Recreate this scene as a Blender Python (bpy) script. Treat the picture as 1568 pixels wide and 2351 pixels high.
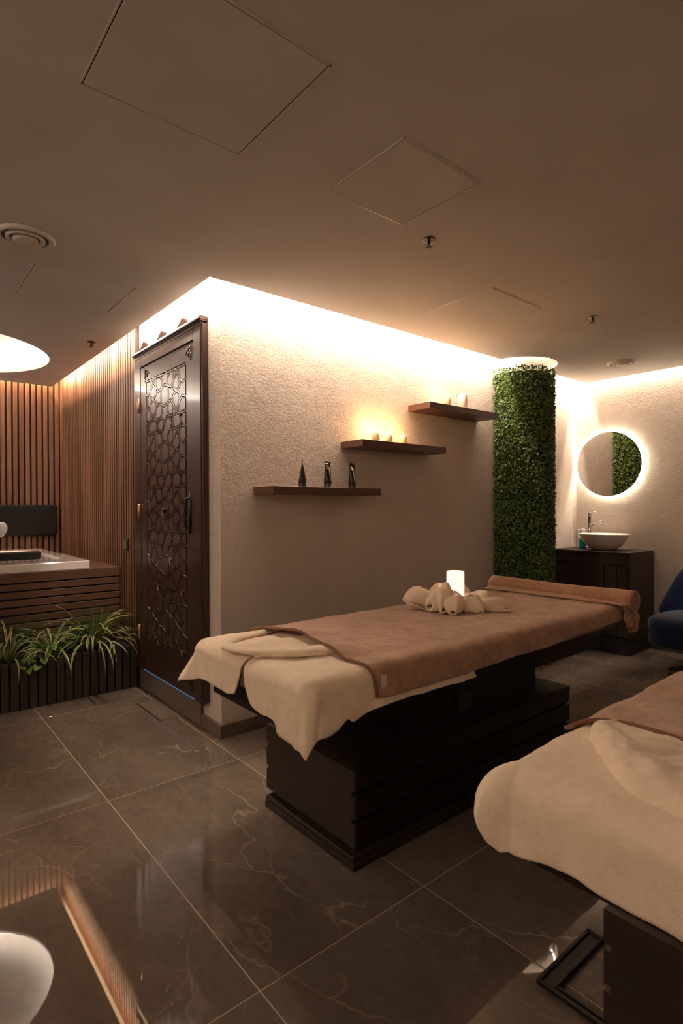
import bpy, bmesh, math, random
from math import sin, cos, pi, radians, sqrt, hypot
from mathutils import Vector, Matrix, noise
from mathutils.geometry import tessellate_polygon

random.seed(7)
S = bpy.context.scene
COL = S.collection
for o in list(bpy.data.objects):
    bpy.data.objects.remove(o)

# ------------------------------------------------------------------ camera
FPX = 1289.916
YAW, PIT, ROL = radians(50.32692851), radians(-0.4025962), radians(-0.17393566)
CAM = Vector((-1.54022235, -2.95329178, 1.33419006))
F = Vector((cos(YAW)*cos(PIT), sin(YAW)*cos(PIT), sin(PIT)))
R0 = Vector((sin(YAW), -cos(YAW), 0))
U0 = R0.cross(F)
Rv = cos(ROL)*R0 + sin(ROL)*U0
Uv = -sin(ROL)*R0 + cos(ROL)*U0
cd = bpy.data.cameras.new('camera')
cd.sensor_fit = 'VERTICAL'
cd.sensor_height = 36.0
cd.lens = FPX/2351*36.0
cd.clip_start = 0.02
cam = bpy.data.objects.new('camera', cd)
COL.objects.link(cam)
M = Matrix.Identity(4)
for i in range(3):
    M[i][0], M[i][1], M[i][2], M[i][3] = Rv[i], Uv[i], -F[i], CAM[i]
cam.matrix_world = M
S.camera = cam

# ------------------------------------------------------------------ view, world
S.view_settings.view_transform = 'Standard'
S.view_settings.look = 'None'
S.view_settings.gamma = 1
S.view_settings.use_curve_mapping = False
S.view_settings.exposure = 0.54
S.cycles.use_denoising = True
S.cycles.max_bounces = 10
S.cycles.diffuse_bounces = 6
S.cycles.glossy_bounces = 5
S.cycles.sample_clamp_indirect = 6.0
w = bpy.data.worlds.new('world')
S.world = w
w.use_nodes = True
w.node_tree.nodes['Background'].inputs[0].default_value = (0.02, 0.018, 0.016, 1)
w.node_tree.nodes['Background'].inputs[1].default_value = 0.2

H = 2.6            # dropped ceiling underside
XR = 4.1           # right wall
YT = 3.57          # wall behind the tub
XL, YB = -3.6, -5.2  # room behind the camera
GAP = 0.127
WARM = (1.0, 0.79, 0.63)
WARM2 = (1.0, 0.64, 0.38)
NEUT = (1.0, 0.91, 0.84)
STRIP_W = 15.5      # watts per metre of cove strip


def area(name, loc, direction, along, length, width, power, color, spread=180):
    l = bpy.data.lights.new(name, 'AREA')
    l.shape = 'RECTANGLE'
    l.size = length
    l.size_y = width
    l.energy = power
    l.color = color
    l.spread = radians(spread)
    o = bpy.data.objects.new(name, l)
    COL.objects.link(o)
    z = -Vector(direction).normalized()
    x = Vector(along).normalized()
    y = z.cross(x).normalized()
    m = Matrix.Identity(4)
    for i in range(3):
        m[i][0], m[i][1], m[i][2], m[i][3] = x[i], y[i], z[i], loc[i]
    o.matrix_world = m
    return o


def cove(name, p0, p1, inward, down=1.0, power=STRIP_W, color=WARM, z=2.70, width=0.014):
    """light strip along p0-p1; inward = vector from strip toward the wall."""
    p0, p1 = Vector(p0), Vector(p1)
    L = (p1-p0).length
    c = (p0+p1)/2
    d = Vector((inward[0], inward[1], -down))
    return area(name, (c.x, c.y, z), d, (p1-p0).to_3d(), L, width, power*L, color)


cove('cove_light', (-0.10, -0.10), (2.60, -0.10), (0, .25))
cove('cove_light', (3.22, -0.10), (4.06, -0.10), (0, .25))
cove('cove_light', (4.072, -0.01), (4.072, -2.5), (.1, 0), power=STRIP_W*.8)
cove('cove_light', (-0.10, -0.10), (-0.10, 1.30), (.25, 0), power=STRIP_W*1.1)
cove('cove_light', (-.150, 1.30), (-.150, 3.40), (1.0, 0), down=.12, power=STRIP_W*1.0, color=WARM2, z=2.685)
cove('cove_light', (-0.10, 3.47), (-3.4, 3.47), (0, .25), power=STRIP_W*.45, color=WARM2)
cove('cove_light', (-3.5, 3.4), (-3.5, -5.1), (-.25, 0), power=STRIP_W*1.0, color=(1.0, .88, .80))  # added on an unseen wall to raise the room's ambient light
cove('cove_light', (-3.4, -5.1), (4.0, -5.1), (0, -.25), power=STRIP_W*.12)  # weak strip added out of view as ambient fill


# ------------------------------------------------------------------ node helpers
def mat(name, base=(.5, .5, .5), rough=.5, metallic=0.0, spec=0.5, coat=0.0, coat_rough=.1, emis=None, estr=0.0, sheen=0.0, trans=0.0, sss=0.0):
    m = bpy.data.materials.new(name)
    m.use_nodes = True
    b = m.node_tree.nodes['Principled BSDF']
    b.inputs['Base Color'].default_value = (*base, 1)
    b.inputs['Roughness'].default_value = rough
    b.inputs['Metallic'].default_value = metallic
    b.inputs['Specular IOR Level'].default_value = spec
    b.inputs['Coat Weight'].default_value = coat
    b.inputs['Coat Roughness'].default_value = coat_rough
    b.inputs['Sheen Weight'].default_value = sheen
    b.inputs['Transmission Weight'].default_value = trans
    if sss:
        b.inputs['Subsurface Weight'].default_value = sss
        b.inputs['Subsurface Radius'].default_value = (.03, .015, .008)
    if emis:
        b.inputs['Emission Color'].default_value = (*emis, 1)
        b.inputs['Emission Strength'].default_value = estr
    return m


class NB:
    def __init__(s, m):
        s.t = m.node_tree
        s.b = s.t.nodes['Principled BSDF']

    def n(s, typ, **kw):
        nd = s.t.nodes.new(typ)
        for k, v in kw.items():
            if k.startswith('i_'):
                nd.inputs[k[2:].replace('_', ' ')].default_value = v
            else:
                setattr(nd, k, v)
        return nd

    def l(s, a, b):
        s.t.links.new(a, b)

    def coord(s, kind='Object', scale=(1, 1, 1), rot=(0, 0, 0)):
        tc = s.n('ShaderNodeTexCoord')
        mp = s.n('ShaderNodeMapping')
        mp.inputs['Scale'].default_value = scale
        mp.inputs['Rotation'].default_value = rot
        s.l(tc.outputs[kind], mp.inputs['Vector'])
        return mp.outputs['Vector']

    def noise(s, vec, scale, detail=4, rough=.5, dist=0):
        nd = s.n('ShaderNodeTexNoise')
        nd.inputs['Scale'].default_value = scale
        nd.inputs['Detail'].default_value = detail
        nd.inputs['Roughness'].default_value = rough
        nd.inputs['Distortion'].default_value = dist
        if vec is not None:
            s.l(vec, nd.inputs['Vector'])
        return nd.outputs['Fac']

    def ramp(s, fac, stops):
        r = s.n('ShaderNodeValToRGB')
        e = r.color_ramp.elements
        while len(e) < len(stops):
            e.new(.5)
        for el, (p, c) in zip(e, stops):
            el.position = p
            el.color = (*c, 1) if len(c) == 3 else c
        s.l(fac, r.inputs[0])
        return r.outputs[0]

    def bump(s, h, strength, dist, nrm=None):
        b = s.n('ShaderNodeBump')
        b.inputs['Strength'].default_value = strength
        b.inputs['Distance'].default_value = dist
        s.l(h, b.inputs['Height'])
        if nrm is not None:
            s.l(nrm, b.inputs['Normal'])
        return b.outputs['Normal']

    def math(s, op, a, b=None):
        m = s.n('ShaderNodeMath', operation=op)
        for i, v in enumerate((a, b)):
            if v is None:
                continue
            if isinstance(v, (int, float)):
                m.inputs[i].default_value = v
            else:
                s.l(v, m.inputs[i])
        return m.outputs[0]

    def mix(s, fac, a, b, blend='MIX'):
        m = s.n('ShaderNodeMix', data_type='RGBA', blend_type=blend)
        for i, v in ((0, fac), (6, a), (7, b)):
            if isinstance(v, (int, float)):
                m.inputs[i].default_value = v
            elif isinstance(v, tuple):
                m.inputs[i].default_value = (*v, 1)
            else:
                s.l(v, m.inputs[i])
        return m.outputs[2]


def wood(name, c0, c1, rough=.5, axis='X', scale=1.0, coat=0.0, spec=.5, bump=.15):
    m = mat(name, c0, rough, coat=coat, coat_rough=.12, spec=spec)
    n = NB(m)
    st = {'X': (1.2, 30, 30), 'Y': (30, 1.2, 30), 'Z': (30, 30, 1.2)}[axis]
    tc = n.n('ShaderNodeTexCoord')
    oi = n.n('ShaderNodeObjectInfo')
    add = n.n('ShaderNodeVectorMath', operation='ADD')
    n.l(tc.outputs['Object'], add.inputs[0])
    sc = n.n('ShaderNodeVectorMath', operation='SCALE')
    cmb = n.n('ShaderNodeCombineXYZ')
    n.l(oi.outputs['Random'], cmb.inputs[0]); n.l(oi.outputs['Random'], cmb.inputs[1]); n.l(oi.outputs['Random'], cmb.inputs[2])
    n.l(cmb.outputs[0], sc.inputs[0])
    sc.inputs['Scale'].default_value = 11.0
    n.l(sc.outputs[0], add.inputs[1])
    mp = n.n('ShaderNodeMapping')
    mp.inputs['Scale'].default_value = st
    n.l(add.outputs[0], mp.inputs['Vector'])
    v = mp.outputs['Vector']
    a = n.noise(v, 2.0*scale, 6, .6, .4)
    b = n.noise(v, 9.0*scale, 3, .6)
    h = n.math('ADD', n.math('MULTIPLY', a, .7), n.math('MULTIPLY', b, .3))
    c = n.ramp(h, [(.32, c0), (.68, c1)])
    vr = n.ramp(oi.outputs['Random'], [(0, (.8, .8, .8)), (1, (1.12, 1.12, 1.12))])
    c = n.mix(1.0, c, vr, 'MULTIPLY')
    n.l(c, n.b.inputs['Base Color'])
    n.l(n.bump(h, bump, .002), n.b.inputs['Normal'])
    return m


def plaster(name, base, bstr=.6, fine=130, coarse=9, dist=.006):
    m = mat(name, base, .88, spec=.2)
    n = NB(m)
    v = n.coord('Object')
    big = n.noise(v, 2.2, 3)
    f1 = n.noise(v, fine, 3, .6)
    f2 = n.noise(v, 60, 4, .65, .3)
    f3 = n.noise(v, coarse, 3, .5)
    h = n.math('ADD', n.math('ADD', n.math('MULTIPLY', f1, .35), n.math('MULTIPLY', f2, .75)), n.math('MULTIPLY', f3, .9))
    c = n.ramp(big, [(.3, tuple(x*.93 for x in base)), (.7, tuple(min(1, x*1.05) for x in base))])
    n.l(c, n.b.inputs['Base Color'])
    n.l(n.bump(h, bstr, dist), n.b.inputs['Normal'])
    return m


def terry(name, base, dark, sheen=.25):
    m = mat(name, base, .95, spec=.1, sheen=sheen)
    n = NB(m)
    v = n.coord('Object')
    a = n.noise(v, 260, 2, .6)
    b = n.noise(v, 38, 4, .65, .2)
    d = n.noise(v, 9, 3, .5)
    c = n.ramp(n.math('ADD', n.math('MULTIPLY', b, .6), n.math('MULTIPLY', d, .4)), [(.35, dark), (.65, base)])
    n.l(c, n.b.inputs['Base Color'])
    h = n.math('ADD', n.math('MULTIPLY', a, .45), n.math('MULTIPLY', b, .8))
    n.l(n.bump(h, .42, .004), n.b.inputs['Normal'])
    return m


MT = {}
MT['plaster'] = plaster('plaster', (.60, .515, .44), .85, dist=.007)
MT['ceiling'] = plaster('ceiling_paint', (.60, .575, .55), .10, 200, 5, .002)
MT['cove'] = mat('cove_paint', (.75, .68, .60), .9)
MT['slat'] = wood('slat_wood', (.115, .050, .025), (.235, .115, .062), .5, 'Z')
MT['slatshade'] = mat('slat_side_shade', (.030, .013, .007), .7)  # dark colour standing for the shade on the slat sides
MT['slatback'] = mat('slat_backing', (.018, .009, .006), .8)
MT['deck'] = wood('deck_wood', (.075, .036, .020), (.14, .072, .042), .45, 'X')
MT['planter'] = wood('planter_wood', (.020, .012, .009), (.044, .028, .021), .6, 'Z')
MT['bed'] = wood('dark_oak', (.008, .005, .0035), (.019, .012, .009), .5, 'X', spec=.25)
MT['bedend'] = wood('dark_oak_end', (.022, .014, .009), (.040, .027, .018), .5, 'Y', spec=.3)
MT['shelf'] = wood('shelf_walnut', (.060, .026, .014), (.120, .054, .030), .42, 'X')
MT['door'] = wood('door_mahogany', (.024, .0085, .0045), (.042, .016, .0085), .42, 'Z', coat=.35, spec=.5, bump=.03)
MT['doorflat'] = mat('door_panel_lacquer', (.036, .0125, .0065), .40, coat=.4, coat_rough=.24, spec=.8)
MT['strap'] = mat('door_strap_lacquer', (.036, .014, .008), .30, coat=.5, coat_rough=.16, spec=.7)
MT['crest'] = mat('crest_wood', (.022, .008, .004), .9, spec=.05)
MT['groove'] = mat('door_groove', (.010, .004, .003), .6)
MT['vanity'] = wood('vanity_wood', (.014, .008, .0055), (.032, .019, .013), .5, 'Z', spec=.3)
MT['black'] = mat('black_plastic', (.012, .011, .010), .4)
MT['blackmetal'] = mat('black_metal', (.018, .016, .015), .45, metallic=.4)
MT['leather'] = mat('black_leatherette', (.010, .010, .0085), .6, spec=.25)
MT['bronze'] = mat('aged_bronze', (.045, .026, .016), .35, metallic=.8)
MT['brass'] = mat('hinge_brass', (.42, .24, .14), .35, metallic=.9)
MT['chrome'] = mat('chrome', (.75, .75, .75), .08, metallic=1)
MT['ceramic'] = mat('basin_ceramic', (.66, .58, .50), .32, coat=.3)
MT['acrylic'] = mat('tub_acrylic', (.80, .76, .72), .12, coat=.6)
MT['white'] = mat('white_plastic', (.75, .74, .72), .3)
MT['vent'] = mat('vent_enamel', (.62, .58, .54), .35)
MT['cream'] = terry('cream_terry', (.88, .74, .56), (.77, .63, .46))
MT['brown'] = terry('brown_terry', (.45, .262, .168), (.29, .158, .095), .3)
MT['brownhem'] = mat('brown_hem', (.19, .09, .055), .9)
MT['olive'] = terry('olive_cover', (.16, .105, .045), (.12, .08, .035), .1)
MT['tag'] = mat('care_label', (.55, .50, .45), .8)
MT['velvet'] = terry('blue_velvet', (.009, .026, .070), (.004, .011, .032), .25)
MT['wax'] = mat('candle_wax', (.85, .66, .40), .5, sss=.6, emis=(1, .55, .20), estr=.10)
MT['wax2'] = mat('pale_wax', (.85, .68, .55), .5, sss=.5, emis=(1, .6, .42), estr=.12)  # faint emission brightens this wax as if lit from within
MT['flame'] = mat('flame', (1, .8, .4), .5, emis=(1, .62, .25), estr=60)
MT['ledwax'] = mat('glowing_candle', (.9, .8, .7), .5, emis=(1, .74, .62), estr=.85)
MT['teal'] = mat('teal_soap', (.01, .30, .30), .15, coat=.5)
MT['blueled'] = mat('blue_led', (.1, .3, .6), .5, emis=(.14, .38, .8), estr=.15)
MT['led'] = mat('led_strip', (1, 1, 1), .5, emis=WARM, estr=16)
MT['ledn'] = mat('round_led', (1, 1, 1), .5, emis=NEUT, estr=36)
MT['ledm'] = mat('mirror_led', (1, 1, 1), .5, emis=(1, .86, .66), estr=46)
MT['mirror'] = mat('mirror_glass', (.92, .9, .88), .01, metallic=1)
MT['soil'] = mat('dark_soil', (.010, .008, .006), .95)
MT['grout'] = mat('grout', (.34, .27, .20), .7)
MT['water'] = mat('tub_water', (.62, .68, .80), .05, coat=.5)
MT['leaf_dark'] = mat('hedge_leaf', (.035, .085, .012), .45)
MT['flacon'] = mat('black_gloss', (.006, .005, .005), .12, coat=.5)
MT['gold'] = mat('gold_foil', (.85, .55, .22), .2, metallic=1)
MT['glassy'] = mat('smoked_cap', (.03, .02, .016), .06, coat=1)


def marble_mat(name, tile=True, dark=1.0, rough=.022):
    m = mat(name, (.08, .055, .04), rough, spec=.5)
    n = NB(m)
    tc = n.n('ShaderNodeTexCoord')
    if tile:
        oi = n.n('ShaderNodeObjectInfo')
        cmb = n.n('ShaderNodeCombineXYZ')
        for i, k in enumerate((37.0, 61.0, 23.0)):
            n.l(n.math('MULTIPLY', oi.outputs['Random'], k), cmb.inputs[i])
        add = n.n('ShaderNodeVectorMath', operation='ADD')
        n.l(tc.outputs['Object'], add.inputs[0])
        n.l(cmb.outputs[0], add.inputs[1])
        v = add.outputs[0]
    else:
        v = tc.outputs['Object']
    mp = n.n('ShaderNodeMapping')
    mp.inputs['Rotation'].default_value = (0, 0, .75)
    mp.inputs['Scale'].default_value = (1.0, .55, 1.0)
    n.l(v, mp.inputs['Vector'])
    v = mp.outputs['Vector']
    base = n.noise(v, 2.6, 7, .66, .6)
    c = n.ramp(base, [(.30, (.092*dark, .074*dark, .056*dark)), (.50, (.132*dark, .108*dark, .084*dark)), (.72, (.19*dark, .156*dark, .124*dark))])
    gr = n.noise(v, 40, 5, .7)
    c = n.mix(.35, c, n.ramp(gr, [(.3, (.07*dark, .048*dark, .034*dark)), (.7, (.18*dark, .134*dark, .10*dark))]))

    def vein(scale, warp, width, seedv):
        wn = n.n('ShaderNodeTexNoise')
        wn.inputs['Scale'].default_value = 2.6
        wn.inputs['Detail'].default_value = 5
        wn.inputs['Roughness'].default_value = .50
        n.l(v, wn.inputs['Vector'])
        sc = n.n('ShaderNodeVectorMath', operation='SCALE')
        n.l(wn.outputs['Color'], sc.inputs[0])
        sc.inputs['Scale'].default_value = warp
        off = n.n('ShaderNodeVectorMath', operation='ADD')
        n.l(v, off.inputs[0])
        n.l(sc.outputs[0], off.inputs[1])
        o2 = n.n('ShaderNodeVectorMath', operation='ADD')
        n.l(off.outputs[0], o2.inputs[0])
        o2.inputs[1].default_value = (seedv, seedv*1.7, seedv*.6)
        vo = n.n('ShaderNodeTexVoronoi', feature='DISTANCE_TO_EDGE')
        vo.inputs['Scale'].default_value = scale
        n.l(o2.outputs[0], vo.inputs['Vector'])
        q = n.math('MINIMUM', n.math('DIVIDE', vo.outputs['Distance'], width), 1.0)
        return n.math('POWER', n.math('SUBTRACT', 1.0, q), 1.4)
    msk = n.ramp(n.noise(v, 2.3, 3), [(.46, (0, 0, 0)), (.62, (1, 1, 1))])
    v1 = n.math('MULTIPLY', n.math('MULTIPLY', vein(1.5, .42, .0065, 3.1), msk), .75)
    msk2 = n.ramp(n.noise(v, 3.7, 3), [(.45, (0, 0, 0)), (.64, (1, 1, 1))])
    v2 = n.math('MULTIPLY', n.math('MULTIPLY', vein(5.0, .34, .016, 9.4), msk2), .42)
    vv = n.math('MINIMUM', n.math('ADD', v1, v2), .85)
    c = n.mix(vv, c, (.36*dark, .285*dark, .215*dark))
    n.l(c, n.b.inputs['Base Color'])
    n.l(n.math('ADD', n.math('MULTIPLY', gr, .02), rough-.010), n.b.inputs['Roughness'])
    return m


MT['marble'] = marble_mat('floor_marble')
MT['marble_edge'] = marble_mat('skirting_marble', False, 1.0, .35)


def hedge_mat():
    m = MT['leaf_dark']
    n = NB(m)
    v = n.coord('Object')
    f = n.noise(v, 90, 2)
    n.l(n.ramp(f, [(.3, (.024, .055, .007)), (.5, (.070, .125, .018)), (.72, (.17, .24, .045))]), n.b.inputs['Base Color'])


hedge_mat()


def leaf_mat(name, edge, mid, edge_w=.28):
    m = mat(name, mid, .45)
    n = NB(m)
    uv = n.n('ShaderNodeTexCoord')
    sp = n.n('ShaderNodeSeparateXYZ')
    n.l(uv.outputs['UV'], sp.inputs[0])
    d = n.math('ABSOLUTE', n.math('SUBTRACT', sp.outputs[0], .5))
    c = n.ramp(d, [(.5-edge_w, mid), (.5-edge_w+.06, edge)])
    n.l(c, n.b.inputs['Base Color'])
    return m


MT['spider'] = leaf_mat('spider_leaf', (.50, .47, .17), (.035, .085, .015))
MT['spider2'] = leaf_mat('spider_leaf_green', (.10, .16, .03), (.03, .08, .014))
MT['grass'] = mat('grass_blade', (.050, .11, .020), .5)
MT['ivy'] = mat('ivy_leaf', (.13, .24, .02), .4)
MT['fern'] = mat('fern_leaf', (.035, .12, .012), .45)


# ------------------------------------------------------------------ mesh helpers
def link(name, bm, m=None, parent=None, smooth=False, loc=None):
    me = bpy.data.meshes.new(name)
    bmesh.ops.recalc_face_normals(bm, faces=bm.faces)
    bm.to_mesh(me)
    bm.free()
    if m:
        me.materials.append(m if not isinstance(m, str) else MT[m])
    if smooth:
        me.polygons.foreach_set('use_smooth', [True]*len(me.polygons))
    o = bpy.data.objects.new(name, me)
    if parent:
        o.parent = parent
    if loc is not None:
        o.location = loc
    COL.objects.link(o)
    return o


def tag(o, label=None, cat=None, group=None, kind=None):
    if label: o['label'] = label
    if cat: o['category'] = cat
    if group: o['group'] = group
    if kind: o['kind'] = kind
    return o


def thing(name, label, cat, loc=(0, 0, 0), rz=0, group=None):
    o = bpy.data.objects.new(name, None)
    o.empty_display_size = .05
    o.location = loc
    o.rotation_euler = (0, 0, rz)
    COL.objects.link(o)
    return tag(o, label, cat, group)


def copy_tree(o, parent=None):
    c = o.copy()
    COL.objects.link(c)
    c.parent = parent
    for ch in list(o.children):
        copy_tree(ch, c)
    return c


def bx(bm, x0, x1, y0, y1, z0, z1, bev=0.0, seg=1):
    r = bmesh.ops.create_cube(bm, size=1)
    vs = r['verts']
    for v in vs:
        v.co.x = x0 if v.co.x < 0 else x1
        v.co.y = y0 if v.co.y < 0 else y1
        v.co.z = z0 if v.co.z < 0 else z1
    if bev > 0:
        es = list({e for v in vs for e in v.link_edges})
        bmesh.ops.bevel(bm, geom=es, offset=bev, segments=seg, affect='EDGES', profile=.6)
    return bm


def box(x0, x1, y0, y1, z0, z1, bev=0.0, seg=1):
    return bx(bmesh.new(), x0, x1, y0, y1, z0, z1, bev, seg)


def lathe(prof, segs=32, c=(0, 0, 0), sx=1, sy=1, bm=None, a0=0, a1=2*pi, caps=True):
    bm = bm or bmesh.new()
    rings = []
    full = abs(a1-a0-2*pi) < 1e-6
    n = segs if full else segs+1
    for r, z in prof:
        rings.append([bm.verts.new((c[0]+r*sx*cos(a0+(a1-a0)*i/segs), c[1]+r*sy*sin(a0+(a1-a0)*i/segs), c[2]+z)) for i in range(n)])
    for a, b in zip(rings, rings[1:]):
        for i in range(segs):
            j = (i+1) % n
            try:
                bm.faces.new((a[i], a[j], b[j], b[i]))
            except ValueError:
                pass
    if full and caps:
        if prof[0][0] > 1e-5: bm.faces.new(rings[0][::-1])
        if prof[-1][0] > 1e-5: bm.faces.new(rings[-1])
    bmesh.ops.remove_doubles(bm, verts=bm.verts, dist=1e-6)
    return bm


def tube(bm, pts, rad, segs=10, flat=1.0, caps=True):
    """tube through pts; rad float or list; flat squashes the section along world z."""
    pts = [Vector(p) for p in pts]
    n = len(pts)
    rad = rad if isinstance(rad, (list, tuple)) else [rad]*n
    rings = []
    prev = None
    for i, p in enumerate(pts):
        t = (pts[min(i+1, n-1)]-pts[max(i-1, 0)]).normalized()
        if prev is None:
            up = Vector((0, 0, 1)) if abs(t.z) < .95 else Vector((1, 0, 0))
            s = t.cross(up).normalized()
        else:
            s = (prev - t*prev.dot(t)).normalized()
        prev = s
        u = s.cross(t).normalized()
        rings.append([bm.verts.new(p + rad[i]*(cos(2*pi*k/segs)*s + flat*sin(2*pi*k/segs)*u)) for k in range(segs)])
    for a, b in zip(rings, rings[1:]):
        for i in range(segs):
            bm.faces.new((a[i], a[(i+1) % segs], b[(i+1) % segs], b[i]))
    if caps:
        bm.faces.new(rings[0][::-1]); bm.faces.new(rings[-1])
    return bm


def cr(pts, n):
    """Catmull-Rom resample of a list of tuples into n+1 points."""
    P = [Vector(p) for p in pts]
    P = [2*P[0]-P[1]] + P + [2*P[-1]-P[-2]]
    m = len(P)-3
    out = []
    for i in range(n+1):
        t = i/n*m
        k = min(int(t), m-1)
        f = t-k
        a, b, c, d = P[k:k+4]
        out.append(.5*((2*b)+(c-a)*f+(2*a-5*b+4*c-d)*f*f+(3*b-a-3*c+d)*f**3))
    return out


def nz(x, y, z=0, s=1.0):
    return noise.noise(Vector((x*s, y*s, z*s)))


def grid_obj(name, fn, nu, nv, m, parent=None, solid=0.0, sub=0, uv=False):
    """surface fn(u,v) u,v in 0..1"""
    me = bpy.data.meshes.new(name)
    vs = [tuple(fn(i/nu, j/nv)) for j in range(nv+1) for i in range(nu+1)]
    fs = [(j*(nu+1)+i, j*(nu+1)+i+1, (j+1)*(nu+1)+i+1, (j+1)*(nu+1)+i) for j in range(nv) for i in range(nu)]
    me.from_pydata(vs, [], fs)
    me.materials.append(MT[m] if isinstance(m, str) else m)
    if uv:
        ul = me.uv_layers.new(name='UVMap')
        for p in me.polygons:
            for li in p.loop_indices:
                vi = me.loops[li].vertex_index
                ul.data[li].uv = ((vi % (nu+1))/nu, (vi//(nu+1))/nv)
    me.polygons.foreach_set('use_smooth', [True]*len(me.polygons))
    o = bpy.data.objects.new(name, me)
    o.parent = parent
    COL.objects.link(o)
    if solid:
        md = o.modifiers.new('solid', 'SOLIDIFY')
        md.thickness = solid
        md.offset = 0
    if sub:
        md = o.modifiers.new('sub', 'SUBSURF')
        md.levels = md.render_levels = sub
    return o


# ------------------------------------------------------------------ structure
def struct(name, bm, m, parent=None, **k):
    return tag(link(name, bm, m, parent, **k), kind='structure')


wall_shelf = struct('wall_back', box(0.0, XR+.2, 0.0, .12, 0, 2.84), 'plaster')
wall_door = struct('wall_left', box(0.0, .12, .12, YT+.1, 0, 2.84), 'plaster')
wall_tub = struct('wall_far', box(XL-.1, 0.0, YT, YT+.1, 0, 2.84), 'slatback')
wall_right = struct('wall_right', box(XR, XR+.12, YB-.1, 0.0, 0, 2.84), 'plaster')
wall_rear = struct('wall_rear', box(XL-.1, XR+.1, YB-.1, YB, 0, 2.84), 'plaster')
wall_west = struct('wall_west', box(XL-.1, XL, YB, YT, 0, 2.84), 'plaster')

# ceiling with its cove edges and the two round openings
CC, CRAD = (2.91, -.064), .344        # opening round the green column
BC, BRAD = (-1.18, 2.48), .805        # round recessed light


def ceiling_bm(z0, z1):
    bm = bmesh.new()
    pts = [(-GAP, YT-GAP), (-GAP, -GAP)]
    a0 = math.atan2(-GAP-CC[1], -sqrt(CRAD**2-(GAP+CC[1])**2))
    a0 = pi + math.asin((GAP+CC[1])/CRAD)
    a1 = 2*pi - math.asin((GAP+CC[1])/CRAD)
    for i in range(41):
        a = a0+(a1-a0)*i/40
        pts.append((CC[0]+CRAD*cos(a), CC[1]+CRAD*sin(a)))
    pts += [(XR-.055, -GAP), (XR-.055, YB+GAP), (XL+GAP, YB+GAP), (XL+GAP, YT-GAP)]
    hole = [(BC[0]+BRAD*cos(2*pi*i/96), BC[1]+BRAD*sin(2*pi*i/96)) for i in range(96)]
    tris = tessellate_polygon([[Vector((x, y, 0)) for x, y in lp] for lp in (pts, hole)])
    vs = [bm.verts.new((x, y, z0)) for x, y in pts+hole]
    for t in tris:
        bm.faces.new([vs[i] for i in t])
    r = bmesh.ops.extrude_face_region(bm, geom=list(bm.faces))
    for v in [g for g in r['geom'] if isinstance(g, bmesh.types.BMVert)]:
        v.co.z = z1
    return bm


struct('ceiling', ceiling_bm(H, H+.025), 'ceiling')
struct('trim_1', box(XL-.1, XR+.1, YB-.1, YT+.1, 2.80, 2.84), 'cove')

# floor: grout bed and marble tiles
floor = struct('floor', box(XL-.1, XR+.1, YB-.1, YT+.1, -.05, -.0009), 'grout')
TX, TY, G = .670, 1.316, .0042
tile_cache = {}


def tile(x0, x1, y0, y1):
    if x1-x0 < .02 or y1-y0 < .02:
        return
    sx, sy = round(x1-x0-G, 4), round(y1-y0-G, 4)
    key = (sx, sy)
    if key not in tile_cache:
        bm = box(-sx/2, sx/2, -sy/2, sy/2, -.01, 0, .0007)
        o = link('tile', bm, 'marble', floor)
        tile_cache[key] = o.data
    else:
        o = bpy.data.objects.new('tile', tile_cache[key])
        o.parent = floor
        COL.objects.link(o)
    o.location = ((x0+x1)/2, (y0+y1)/2, 0)


xs = [-.061+TX*k for k in range(-6, 8)]
ys = [-.302+TY*k for k in range(-5, 5)]
for i in range(len(xs)-1):
    for j in range(len(ys)-1):
        x0, x1, y0, y1 = max(xs[i], XL), min(xs[i+1], XR), max(ys[j], YB), min(ys[j+1], YT)
        if x1 > 0 and y1 > 0:
            if y0 < 0:
                tile(x0, x1, y0, 0)
            if x0 < 0:
                tile(x0, 0, max(y0, 0), y1)
        else:
            tile(x0, x1, y0, y1)

# skirting
struct('baseboard_back', box(-.018, 3.0, -.018, 0, 0, .079, .002), 'marble_edge')
struct('baseboard_back', box(3.0, XR, -.018, 0, 0, .079, .002), 'marble_edge')
struct('baseboard_left', box(-.018, 0, 0, .229, 0, .079, .002), 'marble_edge')
struct('baseboard_right', box(XR-.018, XR, YB, -.018, 0, .079, .002), 'marble_edge')
struct('baseboard_rear', box(XL, XR-.018, YB, YB+.018, 0, .079, .002), 'marble_edge')
struct('baseboard_west', box(XL, XL+.018, YB+.018, YT, 0, .079, .002), 'marble_edge')
struct('trim_2', box(-.020, 0, .231, 1.262, 0, .152, .002), 'marble_edge')   # marble curb below the door

# slatted cladding
SP = .055
slat_me = None


def add_slat(parent, loc, dims, m, cache={}):
    key = (tuple(round(d, 4) for d in dims), m)
    if key not in cache:
        x, y, z = dims
        o = link('slat', box(-x/2, x/2, -y/2, y/2, 0, z, .0015), m, parent)
        cache[key] = o.data
        # groove shade painted onto the slat sides as a dark colour, front stays wood
        o.data.materials.append(MT['slatshade'])
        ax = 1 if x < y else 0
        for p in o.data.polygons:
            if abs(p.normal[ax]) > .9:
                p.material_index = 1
    else:
        o = bpy.data.objects.new('slat', cache[key])
        o.parent = parent
        COL.objects.link(o)
    o.location = loc
    return o


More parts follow.
